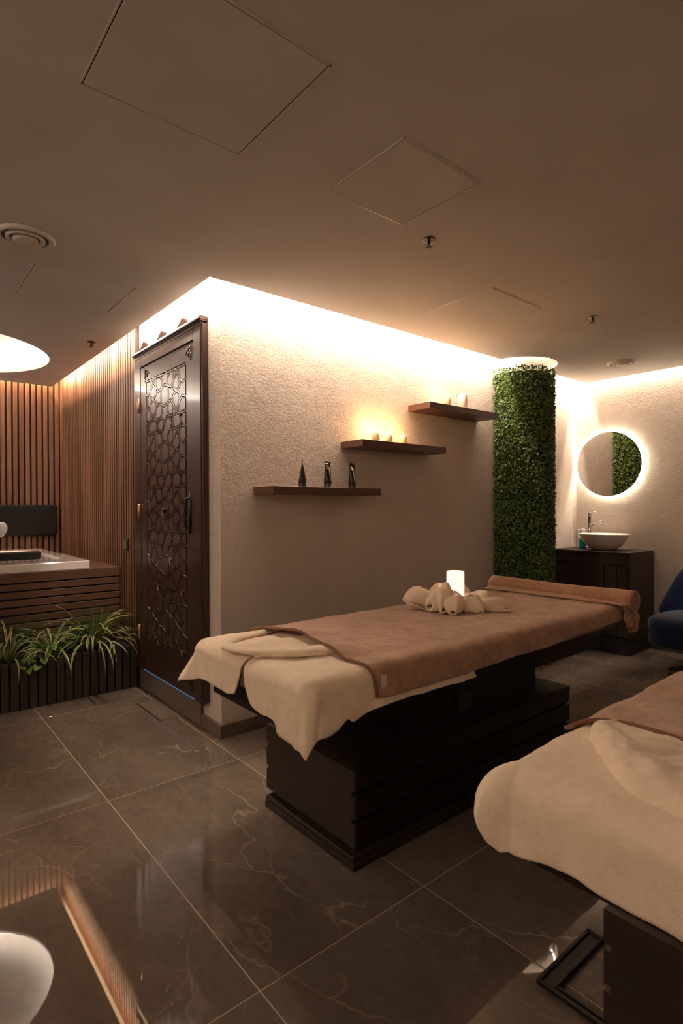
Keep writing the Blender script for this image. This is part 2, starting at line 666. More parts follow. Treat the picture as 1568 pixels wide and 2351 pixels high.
back1 = struct('trim_3', box(-.012, 0, 1.285, YT, 0, 2.80), 'slatback')
for k in range(42):
    y = 1.305+k*SP
    if y < YT-.03:
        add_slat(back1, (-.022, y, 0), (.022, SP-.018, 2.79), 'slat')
back2 = struct('trim_4', box(XL, -.034, YT-.012, YT, 0, 2.80), 'slatback')
for k in range(56):
    x = -.060-k*SP*1.0
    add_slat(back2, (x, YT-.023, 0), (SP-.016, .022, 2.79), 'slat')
# ------------------------------------------------------------------ cove strips' casings and round recess
strips = thing('column_ring_light', 'glowing ring of light above the green foliage column', 'light', (CC[0], CC[1], 2.69))
bm = lathe([(.325, 0), (.325, .012), (.312, .012), (.312, 0)], 48, a0=pi, a1=2*pi)
link('light_strip', bm, 'led', strips)
rec = thing('round_ceiling_light', 'large round recessed ceiling light glowing white above the tub', 'ceiling light', (BC[0], BC[1], H))
bm = lathe([(BRAD+.012, .03), (BRAD+.10, .032), (BRAD+.12, .12), (BRAD+.05, .175), (BRAD*.5, .185), (0.0, .187)], 64, caps=False)
link('dome', bm, 'cove', rec, smooth=True)
bm = lathe([(BRAD+.035, .035), (BRAD+.035, .055), (BRAD+.06, .055), (BRAD+.06, .035), (BRAD+.035, .035)], 64, caps=False)
link('light_strip', bm, 'ledn', rec)

# hatches
HATCH = [((-1.065, -.528, -1.696, -1.165), 'large square access panel in the ceiling nearest the viewer'),
         ((-.144, .284, -1.612, -1.188), 'small square access panel in the ceiling beside the front sprinkler'),
         ((1.20, 1.725, -1.018, -.489), 'square access panel in the ceiling above the three wall shelves'),
         ((-.905, -.378, .27, .803), 'square access panel in the ceiling between round vent and round light')]
for (x0, x1, y0, y1), lab in HATCH:
    t = thing('access_hatch', lab, 'hatch', ((x0+x1)/2, (y0+y1)/2, H), group='ceiling access panels')
    a, b = (x1-x0)/2, (y1-y0)/2
    bm = bmesh.new()
    for q in ((-a, a, -b, -b+.005), (-a, a, b-.005, b), (-a, -a+.005, -b, b), (a-.005, a, -b, b)):
        bx(bm, q[0], q[1], q[2], q[3], -.0025, .001)
    link('frame', bm, 'vent', t)
    link('gap', box(-a+.005, a-.005, -b+.005, b-.005, -.0006, .001), 'soil', t)
    link('cover_panel', box(-a+.0085, a-.0085, -b+.0075, b-.0075, -.003, .001, .001), 'ceiling', t)


def ceiling_vent(x, y, r, lab):
    t = thing('ceiling_vent', lab, 'vent', (x, y, H), group='round ceiling vents')
    link('outer_ring', lathe([(r, 0), (r, -.006), (r*.93, -.016), (r*.80, -.012), (r*.76, .0), (r*.78, .001)], 48, caps=False), 'vent', t, smooth=True)
    link('recess', lathe([(r*.775, -.002), (r*.76, -.004), (0, -.004)], 40), 'black', t)
    link('middle_ring', lathe([(r*.66, -.003), (r*.66, -.014), (r*.60, -.020), (r*.50, -.012), (r*.47, -.004)], 40, caps=False), 'vent', t, smooth=True)
    link('centre_disc', lathe([(r*.42, -.005), (r*.42, -.020), (r*.36, -.026), (r*.15, -.022), (0, -.021)], 40), 'vent', t, smooth=True)


ceiling_vent(-.995, .0, .125, 'round white ceiling vent at the left edge above the tub side')
ceiling_vent(3.50, -.735, .125, 'round white ceiling vent near the mirror wall')
for x, y, lab in ((.479, -1.172, 'uncovered dark sprinkler head beside the small ceiling access panel'),
                  (2.143, -1.139, 'uncovered dark sprinkler head near the round vent by the mirror'),
                  (-.271, 1.542, 'uncovered dark sprinkler head above the slatted wall')):
    t = thing('sprinkler_head', lab, 'sprinkler', (x, y, H), group='ceiling sprinklers')
    link('socket', lathe([(.030, .0), (.032, -.003), (.026, -.004), (.010, -.004), (0, -.004)], 24), 'black', t)
    bm = lathe([(.007, 0), (.007, -.022), (.004, -.026), (0, -.026)], 12)
    link('body', bm, 'bronze', t)
    bm = bmesh.new()
    for a in range(6):
        aa = a*pi/3
        tube(bm, [(0, 0, -.034), (.014*cos(aa), .014*sin(aa), -.036), (.017*cos(aa), .017*sin(aa), -.034)], .0022, 6)
    tube(bm, [(.006, 0, -.02), (.010, 0, -.028), (0, 0, -.034)], .002, 6)
    tube(bm, [(-.006, 0, -.02), (-.010, 0, -.028), (0, 0, -.034)], .002, 6)
    link('deflector', bm, 'bronze', t)

# ------------------------------------------------------------------ ornate door
door = struct('door_1', box(-.016, -.001, .20, 1.24, .14, 2.42), 'groove')
JX0, JX1 = -.046, -.016
for nm, q in (('jamb', (.165, .262, .155, 2.430)), ('jamb', (1.150, 1.268, .155, 2.430)), ('head_rail', (.262, 1.150, 2.362, 2.43))):
    link(nm, box(JX0, JX1, q[0], q[1], q[2], q[3], .003), 'door', door)
link('head_casing', box(-.046, -.016, .165, 1.268, 2.386+.045, 2.452, .002), 'door', door)
# side return of casing, seen from the right
link('casing_edge', box(-.040, -.001, .146, .164, .165, 2.44, .002), 'door', door)
bm = bmesh.new()
bx(bm, -.049, -.001, .150, 1.282, 2.4525, 2.459, .001)
tube(bm, [(-.047, .148, 2.472), (-.047, 1.284, 2.472)], .0125, 12)
bx(bm, -.046, -.001, .150, 1.282, 2.460, 2.483, .002)
link('cornice', bm, 'door', door)
# crest with three peaks behind the cornice
bm = bmesh.new()
prof = []
peaks = [1.13, .795, .455]
ys_c = [1.27-.01*i for i in range(112)]
for y in ys_c:
    z = 2.487
    for pk in peaks:
        d = abs(y-pk)
        if d < .19:
            z = max(z, 2.489+.062*(1-d/.19)**2.3)
    prof.append((y, z))
f = [bm.verts.new((-.030, y, z)) for y, z in prof]
g = [bm.verts.new((-.030, y, 2.484)) for y, z in prof]
fb = [bm.verts.new((-.004, y, z)) for y, z in prof]
for i in range(len(f)-1):
    bm.faces.new((f[i], f[i+1], g[i+1], g[i]))
    bm.faces.new((f[i], fb[i], fb[i+1], f[i+1]))
link('crest', bm, 'crest', door)
# leaf: stiles and rails round a sunk field
PY0, PY1, PZ0, PZ1 = .368, 1.038, .395, 2.250
leafx0, leafx1 = -.042, -.017
for nm, q in (('stile', (.266, PY0, .168, 2.356)), ('stile', (PY1, 1.146, .168, 2.356)), ('top_rail', (PY0, PY1, PZ1, 2.356)), ('bottom_rail', (PY0, PY1, .168, PZ0))):
    link(nm, box(leafx0, leafx1, q[0], q[1], q[2], q[3], .0012), 'door', door)
link('sunk_field', box(-.035, -.017, PY0, PY1, PZ0, PZ1), 'groove', door)
CELL = [
 [(.333,.146),(.253,.146),(.221,.146),(.196,.125)], [(.221,.146),(.196,.173)], [(.190,.146),(.221,.173)],
 [(.190,.146),(.156,.146),(.086,.146),(.035,.146),(.015,.190)],
 [(-.015,.190),(-.035,.146),(-.088,.146),(-.135,.146),(-.165,.146),(-.190,.122)],
 [(-.203,.146),(-.237,.146),(-.290,.146),(-.333,.146)],
 [(.086,.146),(.050,.110),(.055,.057),(.070,.005),(.060,-.052),(.050,-.108),(.086,-.146),(.140,-.190)],
 [(-.088,.146),(-.045,.110),(-.048,.057),(-.063,.005),(-.053,-.052),(-.045,-.108),(-.072,-.146),(-.125,-.190)],
 [(.196,.125),(.157,.084),(.112,.042),(.055,.057),(.005,.074),(-.048,.057),(-.100,.042),(-.136,.071),(-.190,.122),(-.203,.146)],
 [(.190,.146),(.196,.125),(.248,.071),(.288,.042),(.333,.055)],
 [(-.190,.122),(-.236,.071),(-.280,.042),(-.333,.055)],
 [(.253,.146),(.248,.071),(.250,.025),(.205,.002),(.158,-.022),(.158,-.078),(.158,-.146)],
 [(.156,.146),(.157,.084),(.157,.025),(.205,.002),(.252,-.022),(.253,-.078),(.254,-.146)],
 [(-.135,.146),(-.136,.071),(-.138,.026),(-.186,.002),(-.234,-.022),(-.232,-.078),(-.230,-.146)],
 [(-.237,.146),(-.236,.071),(-.236,.024),(-.186,.002),(-.136,-.022),(-.136,-.078),(-.135,-.146)],
 [(.333,-.055),(.290,-.042),(.253,-.078),(.207,-.122),(.178,-.146)],
 [(.225,-.146),(.207,-.122),(.158,-.078),(.116,-.042),(.060,-.052),(.008,-.070),(-.053,-.052),(-.097,-.042),(-.136,-.078),(-.185,-.122),(-.207,-.146)],
 [(-.168,-.146),(-.185,-.122),(-.232,-.078),(-.272,-.042),(-.333,-.055)],
 [(-.310,.048),(-.298,.005),(-.318,-.048)], [(.315,.048),(.303,.0),(.315,-.048)],
 [(.333,-.146),(.254,-.146),(.225,-.146)], [(.178,-.146),(.158,-.146),(.086,-.146),(.042,-.146),(.008,-.190),(-.028,-.234)],
 [(.042,-.234),(.008,-.190),(-.028,-.146),(-.072,-.146),(-.135,-.146),(-.168,-.146)], [(-.207,-.146),(-.230,-.146),(-.288,-.146),(-.333,-.146)],
 [(.333,-.150),(.283,-.190),(.253,-.234)], [(.254,-.146),(.283,-.190),(.333,-.230)],
 [(.158,-.146),(.140,-.190),(.086,-.234)], [(.140,-.190),(.156,-.234)], [(-.135,-.146),(-.125,-.190),(-.088,-.234)], [(-.125,-.190),(-.135,-.234)],
 [(-.230,-.146),(-.250,-.190),(-.290,-.234)], [(-.288,-.146),(-.250,-.190),(-.237,-.234)],
]


def lattice():
    segs = []
    yc, per = .703, .380
    for k in range(-1, 6):
        zc = 2.092 - k*per
        for pl in CELL:
            for (a, b), (c, d) in zip(pl, pl[1:]):
                p, q = [yc+a, zc+b], [yc+c, zc+d]
                if p[1] < PZ0 and q[1] < PZ0: continue
                if p[1] > PZ1 and q[1] > PZ1: continue
                for lim, cmp in ((PZ0, -1), (PZ1, 1)):
                    for u, v in ((p, q), (q, p)):
                        if (u[1]-lim)*cmp > 0:
                            t = (lim-u[1])/(v[1]-u[1])
                            u[0] += t*(v[0]-u[0]); u[1] = lim
                segs.append((tuple(p), tuple(q)))
    segs += [((PY0, PZ0), (PY1, PZ0)), ((PY1, PZ0), (PY1, PZ1)), ((PY1, PZ1), (PY0, PZ1)), ((PY0, PZ1), (PY0, PZ0))]
    # planar arrangement
    cuts = [[0.0, 1.0] for _ in segs]
    n = len(segs)
    for i in range(n):
        (x1, y1), (x2, y2) = segs[i]
        for j in range(i+1, n):
            (x3, y3), (x4, y4) = segs[j]
            if min(y1, y2)-.004 > max(y3, y4) or min(y3, y4)-.004 > max(y1, y2) or min(x1, x2)-.004 > max(x3, x4) or min(x3, x4)-.004 > max(x1, x2):
                continue
            d = (x2-x1)*(y4-y3)-(y2-y1)*(x4-x3)
            if abs(d) > 1e-9:
                t = ((x3-x1)*(y4-y3)-(y3-y1)*(x4-x3))/d
                u = ((x3-x1)*(y2-y1)-(y3-y1)*(x2-x1))/d
                L1, L2 = hypot(x2-x1, y2-y1), hypot(x4-x3, y4-y3)
                if -.004/L1 <= t <= 1+.004/L1 and -.004/L2 <= u <= 1+.004/L2:
                    cuts[i].append(min(1, max(0, t))); cuts[j].append(min(1, max(0, u)))
    verts = []

    def vid(x, y):
        for k in range(len(verts)-1, -1, -1):
            if abs(verts[k][0]-x) < .005 and abs(verts[k][1]-y) < .005:
                return k
        verts.append((x, y))
        return len(verts)-1
    edges = set()
    for (a, b), cs in zip(segs, cuts):
        cs = sorted(set(round(c, 4) for c in cs))
        ids = [vid(a[0]+t*(b[0]-a[0]), a[1]+t*(b[1]-a[1])) for t in cs]
        for i, j in zip(ids, ids[1:]):
            if i != j:
                edges.add((min(i, j), max(i, j)))
    # trace the faces of the planar graph
    adj = {}
    for i, j in edges:
        adj.setdefault(i, []).append(j); adj.setdefault(j, []).append(i)
    for i in adj:
        adj[i].sort(key=lambda j: math.atan2(verts[j][1]-verts[i][1], verts[j][0]-verts[i][0]))
    seen = set()
    faces = []
    for i in adj:
        for j in adj[i]:
            if (i, j) in seen: continue
            face = []
            a, b = i, j
            while (a, b) not in seen:
                seen.add((a, b))
                face.append(a)
                nb = adj[b]
                k = nb[(nb.index(a)-1) % len(nb)]
                a, b = b, k
            faces.append(face)
    return verts, edges, faces


LV, LE, LF = lattice()
# straps
bm = bmesh.new()
for i, j in LE:
    p, q = Vector(LV[i]), Vector(LV[j])
    on_border = (abs(p.x-q.x) < 1e-3 and (abs(p.x-PY0) < .006 or abs(p.x-PY1) < .006)) or (abs(p.y-q.y) < 1e-3 and (abs(p.y-PZ0) < .006 or abs(p.y-PZ1) < .006))
    if on_border: continue
    d = (q-p).normalized()
    nrm = Vector((-d.y, d.x))
    wd = .0062
    a, b, c, e = p+nrm*wd-d*.002, q+nrm*wd+d*.002, q-nrm*wd+d*.002, p-nrm*wd-d*.002
    a2, b2, c2, e2 = p+nrm*wd*.55-d*.002, q+nrm*wd*.55+d*.002, q-nrm*wd*.55+d*.002, p-nrm*wd*.55-d*.002
    t = [bm.verts.new((-.0430, v.x, v.y)) for v in (a2, b2, c2, e2)]
    s = [bm.verts.new((-.0395, v.x, v.y)) for v in (a, b, c, e)]
    s2 = [bm.verts.new((-.0345, v.x, v.y)) for v in (a, b, c, e)]
    for k in range(4):
        bm.faces.new((s[k], s[(k+1) % 4], s2[(k+1) % 4], s2[k]))
    bm.faces.new(t)
    for k in range(4):
        bm.faces.new((t[k], t[(k+1) % 4], s[(k+1) % 4], s[k]))
tag(link('strapwork', bm, 'strap', door), kind='stuff')


def inset_poly(pts, d):
    n = len(pts)
    out = []
    for i in range(n):
        p0, p1, p2 = Vector(pts[i-1]), Vector(pts[i]), Vector(pts[(i+1) % n])
        e1, e2 = (p1-p0), (p2-p1)
        if e1.length < 1e-6 or e2.length < 1e-6: return None
        e1.normalize(); e2.normalize()
        n1, n2 = Vector((-e1.y, e1.x)), Vector((-e2.y, e2.x))
        m = n1+n2
        if m.length < .2:
            return None
        m.normalize()
        k = d/max(.35, m.dot(n1))
        out.append(p1+m*k)
    return out


def parea(p):
    return .5*sum(p[i-1][0]*p[i][1]-p[i][0]*p[i-1][1] for i in range(len(p)))


for fc in LF:
    pts = [LV[i] for i in fc]
    # drop spikes
    ch = True
    while ch and len(pts) > 2:
        ch = False
        for i in range(len(pts)):
            if (Vector(pts[i-1])-Vector(pts[(i+1) % len(pts)])).length < 1e-5:
                pts = [p for k, p in enumerate(pts) if k not in (i, (i+1) % len(pts))]
                ch = True
                break
    if len(pts) < 3: continue
    A = parea(pts)
    if A < .0006 or A > .2: continue
    ins = inset_poly(pts, .0112)
    if not ins: continue
    if parea([tuple(v) for v in ins]) < .00012: continue
    bm = bmesh.new()
    cy, cz = sum(v.x for v in ins)/len(ins), sum(v.y for v in ins)/len(ins)
    t = [bm.verts.new((-.0425, v.x-cy, v.y-cz)) for v in ins]
    s = [bm.verts.new((-.0345, v.x-cy, v.y-cz)) for v in ins]
    try:
        bm.faces.new(t)
        for k in range(len(ins)):
            bm.faces.new((t[k], t[(k+1) % len(ins)], s[(k+1) % len(ins)], s[k]))
    except ValueError:
        bm.free(); continue
    link('inlay_piece', bm, 'doorflat', door, loc=(0, cy, cz))

for z0, z1 in ((2.03, 2.14), (1.26, 1.37), (.377, .487)):
    bm = lathe([(.0, 0), (.006, .001), (.011, .005), (.011, z1-z0-.005), (.006, z1-z0-.001), (0, z1-z0)], 14)
    link('hinge', bm, 'brass', door, smooth=True, loc=(-.052, 1.166, z0))
# corner ornaments
for sy, yy in ((-1, .30), (1, 1.055)):
    for sz, zz in ((1, 2.300), (-1, .235)):
        bm = bmesh.new()
        x = -.044
        def bead(y, z, ry, rz):
            r = bmesh.ops.create_uvsphere(bm, u_segments=10, v_segments=7, radius=1)
            for v in r['verts']:
                v.co = Vector((x+v.co.x*.0045, y+v.co.y*ry, z+v.co.z*rz))
        for k, q in enumerate((.010, .0075, .0095, .007, .0085, .006, .005, .0035)):
            bead(yy+.003*(-1)**k, zz+.030*sz-k*.0135*sz, q*.8, q)
        for k, q in enumerate((.009, .0075, .009, .0065, .008, .005)):
            bead(yy-sy*(.010+k*.0115), zz+.030*sz-(.004+.0012*k*k)*sz, q, q*.8)
        bead(yy-.034*sy, zz-.012*sz, .010, .016)
        link('corner_ornament', bm, 'bronze', door, smooth=True)
bm = bmesh.new()
tube(bm, cr([(-.044, .318, 1.400), (-.070, .318, 1.392), (-.078, .318, 1.36), (-.078, .318, 1.25), (-.070, .318, 1.222), (-.044, .318, 1.212)], 20), .0065, 10)
tube(bm, [(-.046, .318, 1.43), (-.046, .318, 1.18)], .006, 8)
bx(bm, -.049, -.042, .303, .333, 1.21, 1.40, .002)
link('handle', bm, 'blackmetal', door, smooth=True)
bm = lathe([(0, 0), (.006, 0), (.015, .006), (.017, .012), (.012, .020), (0, .024)], 20)
k_ = link('knob', bm, 'bronze', door, smooth=True, loc=(-.043, .705, 1.322))
k_.rotation_euler = (0, -pi/2, 0)
link('led_strip', box(-.034, -.024, .262, 1.14, .1535, .1565), 'blueled', door)

# ------------------------------------------------------------------ wall switch, outlet
t = thing('wall_switch', 'dark square light switch on the slatted wall beside the door', 'switch', (-.036, 1.485, 1.055))
link('plate', box(-.009, .002, -.045, .045, -.046, .046, .003), 'black', t)
link('rocker', box(-.013, -.009, -.030, .028, -.032, .032, .002), mat('grey_rocker', (.10, .085, .07), .4), t)
t = thing('wall_outlet', 'small white outlet on the mirror wall behind the tap', 'outlet', (XR, -.055, 1.07))
link('plate', box(-.010, 0, -.04, .04, -.04, .04, .003), 'white', t)
link('socket', lathe([(.020, 0), (.020, .002), (.016, .002), (.015, -.002), (0, -.002)], 20), 'vent', t, loc=(-.010, 0, 0)).rotation_euler = (0, -pi/2, 0)


# ------------------------------------------------------------------ shelves and what stands on them
def shelf(x0, x1, z, lab):
    t = thing('wall_shelf', lab, 'shelf', ((x0+x1)/2, 0, z), group='floating wall shelves')
    L = (x1-x0)/2
    link('board', box(-L, L, -.22, 0, -.045, 0, .001), 'shelf', t)
    return t


shelf(.219, 1.072, 1.463, 'lowest floating walnut shelf, carrying three black tubes')
shelf(.907, 1.745, 1.785, 'middle floating walnut shelf, carrying three lit candles')
shelf(1.568, 2.405, 2.108, 'highest floating walnut shelf, ending against the green column')


def candle(x, y, z, r, h, lab, wax='wax', flame=True, grp='candles on the wall shelves'):
    t = thing('candle', lab, 'candle', (x, y, z), group=grp)
    link('wax', lathe([(0, 0), (r, 0), (r, h-.004), (r-.003, h), (r*.75, h-.004), (0, h-.006)], 28), wax, t, smooth=False)
    for p in t.children[0].data.polygons: p.use_smooth = True
    if flame:
        bm = bmesh.new()
        tube(bm, [(0, 0, h-.008), (.0006, 0, h+.005)], .0009, 6)
        link('wick', bm, 'black', t)
        link('flame', lathe([(0, 0), (.0035, .003), (.0055, .009), (.0045, .016), (.002, .023), (0, .029)], 14), 'flame', t, smooth=True, loc=(0, 0, h+.002))
        l = bpy.data.lights.new('flame_light', 'POINT')
        l.energy = 1.3
        l.color = (1, .52, .20)
        l.shadow_soft_size = .012
        lo = bpy.data.objects.new('flame_light', l)
        lo.parent = t
        lo.location = (0, 0, h+.040)
        COL.objects.link(lo)
    else:
        bm = bmesh.new()
        tube(bm, [(0, 0, h-.008), (.001, 0, h+.008)], .001, 6)
        link('wick', bm, 'black', t)
    return t


c1_ = candle(1.135, -.100, 1.785, .030, .072, 'left lit cream candle of the three on the middle shelf')
c2_ = candle(1.245, -.115, 1.785, .030, .066, 'middle lit cream candle of the three on the middle shelf')
c3_ = candle(1.395, -.115, 1.785, .030, .070, 'right lit cream candle of the three on the middle shelf')
candle(1.885, -.115, 2.108, .031, .084, 'short lit cream candle on the highest shelf')
candle(2.075, -.115, 2.108, .037, .134, 'tall unlit pale pillar candle on the highest shelf', 'wax2', False)


def squeeze_tube(x, y, rz, lab):
    """flattened cosmetic tube standing on its cap"""
    t = thing('cosmetic_tube', lab, 'tube', (x, y, 1.463), rz, 'black tubes on the lowest shelf')
    link('cap', lathe([(0, 0), (.024, 0), (.025, .002), (.025, .028), (.0, .028)], 24), 'glassy', t)
    bm = bmesh.new()
    rings = []
    n = 24
    for k in range(9):
        f = k/8
        rx = .026*(1-f) + .030*f
        ry = .026*(1-f)**.9 + .0012
        z = .028+.135*f
        rings.append([bm.verts.new((rx*cos(2*pi*i/n), ry*sin(2*pi*i/n), z)) for i in range(n)])
    for a, b in zip(rings, rings[1:]):
        for i in range(n):
            bm.faces.new((a[i], a[(i+1) % n], b[(i+1) % n], b[i]))
    bm.faces.new(rings[0][::-1]); bm.faces.new(rings[-1])
    link('body', bm, 'flacon', t, smooth=True)
    link('crimp', box(-.031, .031, -.0018, .0018, .160, .172, .0005), 'flacon', t)
    return t


squeeze_tube(.503, -.11, radians(54), 'left black tube on the lowest shelf, seen edge-on as a spike')
for x, lab in ((.703, 'middle black tube with gold patch on the lowest shelf'), (.910, 'right black tube with gold patch on the lowest shelf')):
    t = squeeze_tube(x, -.11, radians(14), lab)
    # printed gold triangle near the crimp
    bm = bmesh.new()
    pts = [(-.024, .126), (.006, .126), (-.010, .150), (-.024, .156)]

    def ry_at(z, xx):
        f = (z-.028)/.135
        ry = .026*(1-f)**.9+.0012
        rx = .026*(1-f)+.030*f
        return -ry*sqrt(max(0, 1-(xx/rx)**2))-.0006
    row0 = [bm.verts.new((-.024+.032*i/8, ry_at(.122, -.024+.032*i/8), .122)) for i in range(9)]
    row1 = [bm.verts.new((-.024+.024*i/8, ry_at(.136, -.024+.024*i/8), .136)) for i in range(9)]
    row2 = [bm.verts.new((-.024+.010*i/8, ry_at(.152, -.024+.010*i/8), .152)) for i in range(9)]
    for a, b in ((row0, row1), (row1, row2)):
        for i in range(8):
            bm.faces.new((a[i], a[i+1], b[i+1], b[i]))
    link('gold_patch', bm, 'gold', t)
    o = link('stopper_dot', lathe([(0, 0), (.003, .001), (0, .002)], 8), 'chrome', t, loc=(.018, -.014, .085))
    o.rotation_euler = (pi/2, 0, 0)

# ------------------------------------------------------------------ green column
colm = thing('green_column', 'round column covered in small green artificial leaves', 'column', (2.91, -.10, 0))
link('core', lathe([(.262, 0), (.262, 2.50)], 40), mat('hedge_backing', (.012, .026, .006), .9), colm)
link('neck', lathe([(.235, 2.50), (.235, 2.80)], 40), 'cove', colm)


def foliage():
    rnd = random.Random(3)
    V, Fc = [], []
    N = 34000
    for _ in range(N):
        a = rnd.uniform(0, 2*pi)
        z = rnd.uniform(.02, 2.53)
        y = .27*sin(a)
        if y-.10 > -.012: continue
        r = .262+rnd.uniform(.0, .022)
        c = Vector((r*cos(a), r*sin(a), z))
        out = Vector((cos(a), sin(a), 0))
        tang = Vector((-sin(a), cos(a), 0))
        th = rnd.uniform(0, 2*pi)
        lift = rnd.uniform(.25, 1.1)
        d = ((tang*cos(th)+Vector((0, 0, 1))*sin(th)) + out*lift).normalized()
        s = d.cross(out)
        if s.length < .05: continue
        s.normalize()
        L = rnd.uniform(.021, .036)
        W = L*.24
        n = s.cross(d)
        b = len(V)
        V += [tuple(c), tuple(c+d*L*.5+s*W+n*.002), tuple(c+d*L), tuple(c+d*L*.5-s*W+n*.002), tuple(c+d*L*.5-n*.001)]
        Fc += [(b, b+1, b+4), (b+1, b+2, b+4), (b+2, b+3, b+4), (b+3, b, b+4)]
    me = bpy.data.meshes.new('foliage')
    me.from_pydata(V, [], Fc)
    me.materials.append(MT['leaf_dark'])
    o = bpy.data.objects.new('foliage', me)
    o.parent = colm
    COL.objects.link(o)
    return tag(o, kind='stuff')


foliage()

# ------------------------------------------------------------------ mirror, vanity, basin
t = thing('round_mirror', 'round backlit mirror glowing on the right wall above the basin', 'mirror', (XR, -.353, 1.762))
mr = link('glass', lathe([(0, 0), (.318, 0), (.318, .004), (0, .004)], 96), 'mirror', t, loc=(-.046, 0, 0))
mr.rotation_euler = (0, -pi/2, 0)
b_ = link('backing', lathe([(0, 0), (.285, 0), (.285, .030), (.262, .030), (.262, .044), (0, .044)], 64), 'black', t)
b_.rotation_euler = (0, -pi/2, 0)
ls = link('light_strip', lathe([(.286, .010), (.290, .010), (.290, .026), (.286, .026), (.286, .010)], 96, caps=False), 'ledm', t)
ls.rotation_euler = (0, -pi/2, 0)

VX, VY0, VY1, VZ = 3.578, -.762, -.02, .928
t = thing('vanity_cabinet', 'dark wooden vanity cabinet under the round mirror', 'cabinet', ((VX+XR)/2, -.39, 0))
ox, oy = (VX+XR)/2, -.39
def vb(x0, x1, y0, y1, z0, z1, bev=.0015): return box(x0-ox, x1-ox, y0-oy, y1-oy, z0, z1, bev)
link('body', vb(VX+.022, XR-.002, VY0+.004, VY1, .17, .905), 'vanity', t)
link('counter_top', vb(VX, XR-.001, VY0, VY1, .905, VZ), 'vanity', t)
link('drawer_front', vb(VX+.006, VX+.022, VY0+.004, VY1, .817, .902), 'vanity', t)
for k in range(7):
    y1 = VY0+.004+k*.1135
    link('plank', vb(VX+.006 if k % 2 == 0 else VX+.009, VX+.022, y1, min(y1+.108, VY1), .172, .808), 'vanity', t)
link('side_panel', vb(VX+.006, XR-.002, VY0, VY0+.004, .17, .905, 0), 'vanity', t)
link('plinth', vb(VX+.06, XR-.002, VY0+.03, VY1, 0, .17, 0), 'black', t)

t = thing('vessel_basin', 'oval cream vessel basin on the dark vanity', 'basin', (3.83, -.415, VZ))
link('bowl', lathe([(0, .001), (.085, 0), (.10, .004), (.15, .035), (.195, .085), (.223, .142), (.229, .150), (.226, .154), (.218, .150), (.185, .092), (.13, .045), (.06, .028), (0, .026)], 56, sx=.92, sy=1.0), 'ceramic', t, smooth=True)
link('drain', lathe([(0, .027), (.022, .027), (.022, .031), (0, .032)], 20), 'chrome', t)
t = thing('basin_tap', 'tall chrome basin tap with long spout behind the basin', 'tap', (3.985, -.195, VZ))
link('body', lathe([(0, 0), (.028, 0), (.026, .01), (.021, .014), (.0205, .29), (.023, .30), (.0235, .345), (.021, .35), (0, .35)], 28), 'chrome', t, smooth=False)
for p in t.children[0].data.polygons: p.use_smooth = True
bm = bmesh.new()
tube(bm, cr([(0, 0, .215), (-.02, -.045, .238), (-.045, -.105, .262), (-.06, -.145, .268)], 12), .012, 12)
tube(bm, [(-.06, -.145, .274), (-.061, -.147, .250)], .0125, 12)
link('spout', bm, 'chrome', t, smooth=True)
bm = bmesh.new()
tube(bm, [(0, 0, .348), (-.01, -.04, .354), (-.02, -.085, .358)], [.010, .006, .004], 10)
link('lever', bm, 'chrome', t, smooth=True)
t = thing('soap_bottle', 'clear bottle of teal liquid soap left of the basin', 'bottle', (3.90, -.165, VZ))
link('bottle', lathe([(0, 0), (.032, 0), (.035, .006), (.035, .095), (0, .095)], 24), 'teal', t)
link('clear_top', lathe([(.035, .0955), (.035, .105), (.028, .118), (.012, .126), (.012, .14), (0, .14)], 24, caps=False), 'water', t, smooth=True)
link('pump', lathe([(0, .14), (.014, .14), (.014, .158), (.005, .160), (.005, .185), (.012, .187), (.012, .194), (0, .195)], 16), 'white', t)

# ------------------------------------------------------------------ blue chair at the right edge
t = thing('lounge_chair', 'dark blue upholstered lounge chair at the right edge beside the vanity', 'chair', (3.60, -1.365, 0), radians(-91))
# local: +y is the way the back lies
CH = t


def cushion(bm, cx, cy, cz, sx, sy, sz, e=.28, n=20):
    r = bmesh.ops.create_uvsphere(bm, u_segments=n*2, v_segments=n, radius=1)
    for v in r['verts']:
        c = v.co
        p = lambda q: (abs(q)**e)*(1 if q >= 0 else -1)
        th = math.atan2(c.y, c.x); ph = math.asin(max(-1, min(1, c.z)))
        v.co = Vector((cx+sx*p(cos(ph))*p(cos(th)), cy+sy*p(cos(ph))*p(sin(th)), cz+sz*p(sin(ph))))
    return r['verts']


bm = bmesh.new()
cushion(bm, 0, -.03, .375, .37, .34, .085, .45)
link('seat_cushion', bm, 'velvet', CH, smooth=True)
bm = bmesh.new()
cushion(bm, 0, -.02, .275, .375, .355, .075, .5)
link('seat_base', bm, 'velvet', CH, smooth=True)
bm = bmesh.new()
vs = cushion(bm, 0, 0, 0, 1, 1, 1, .5, 22)
for v in vs:
    x, y, z = v.co
    f = (z+1)/2
    wdt = .46-.185*f
    xx = x*wdt
    zz = .34+f*.55
    yy = .24+.13*f + y*.055 - .20*(x*x)*(1-f*.75)
    v.co = Vector((xx, yy, zz))
link('backrest', bm, 'velvet', CH, smooth=True)
bm = bmesh.new()
for a in range(4):
    aa = pi/4+a*pi/2
    tube(bm, [(0, 0, .06), (.30*cos(aa), .30*sin(aa), .022)], [.022, .014], 8)
link('cross_foot', bm, 'blackmetal', CH, smooth=True)
bm = bmesh.new()
tube(bm, [(0, 0, .05), (0, 0, .22)], .028, 16)
link('pedestal', bm, 'blackmetal', CH, smooth=True)

# ------------------------------------------------------------------ massage beds
BY = -1.09  # centre line of bed


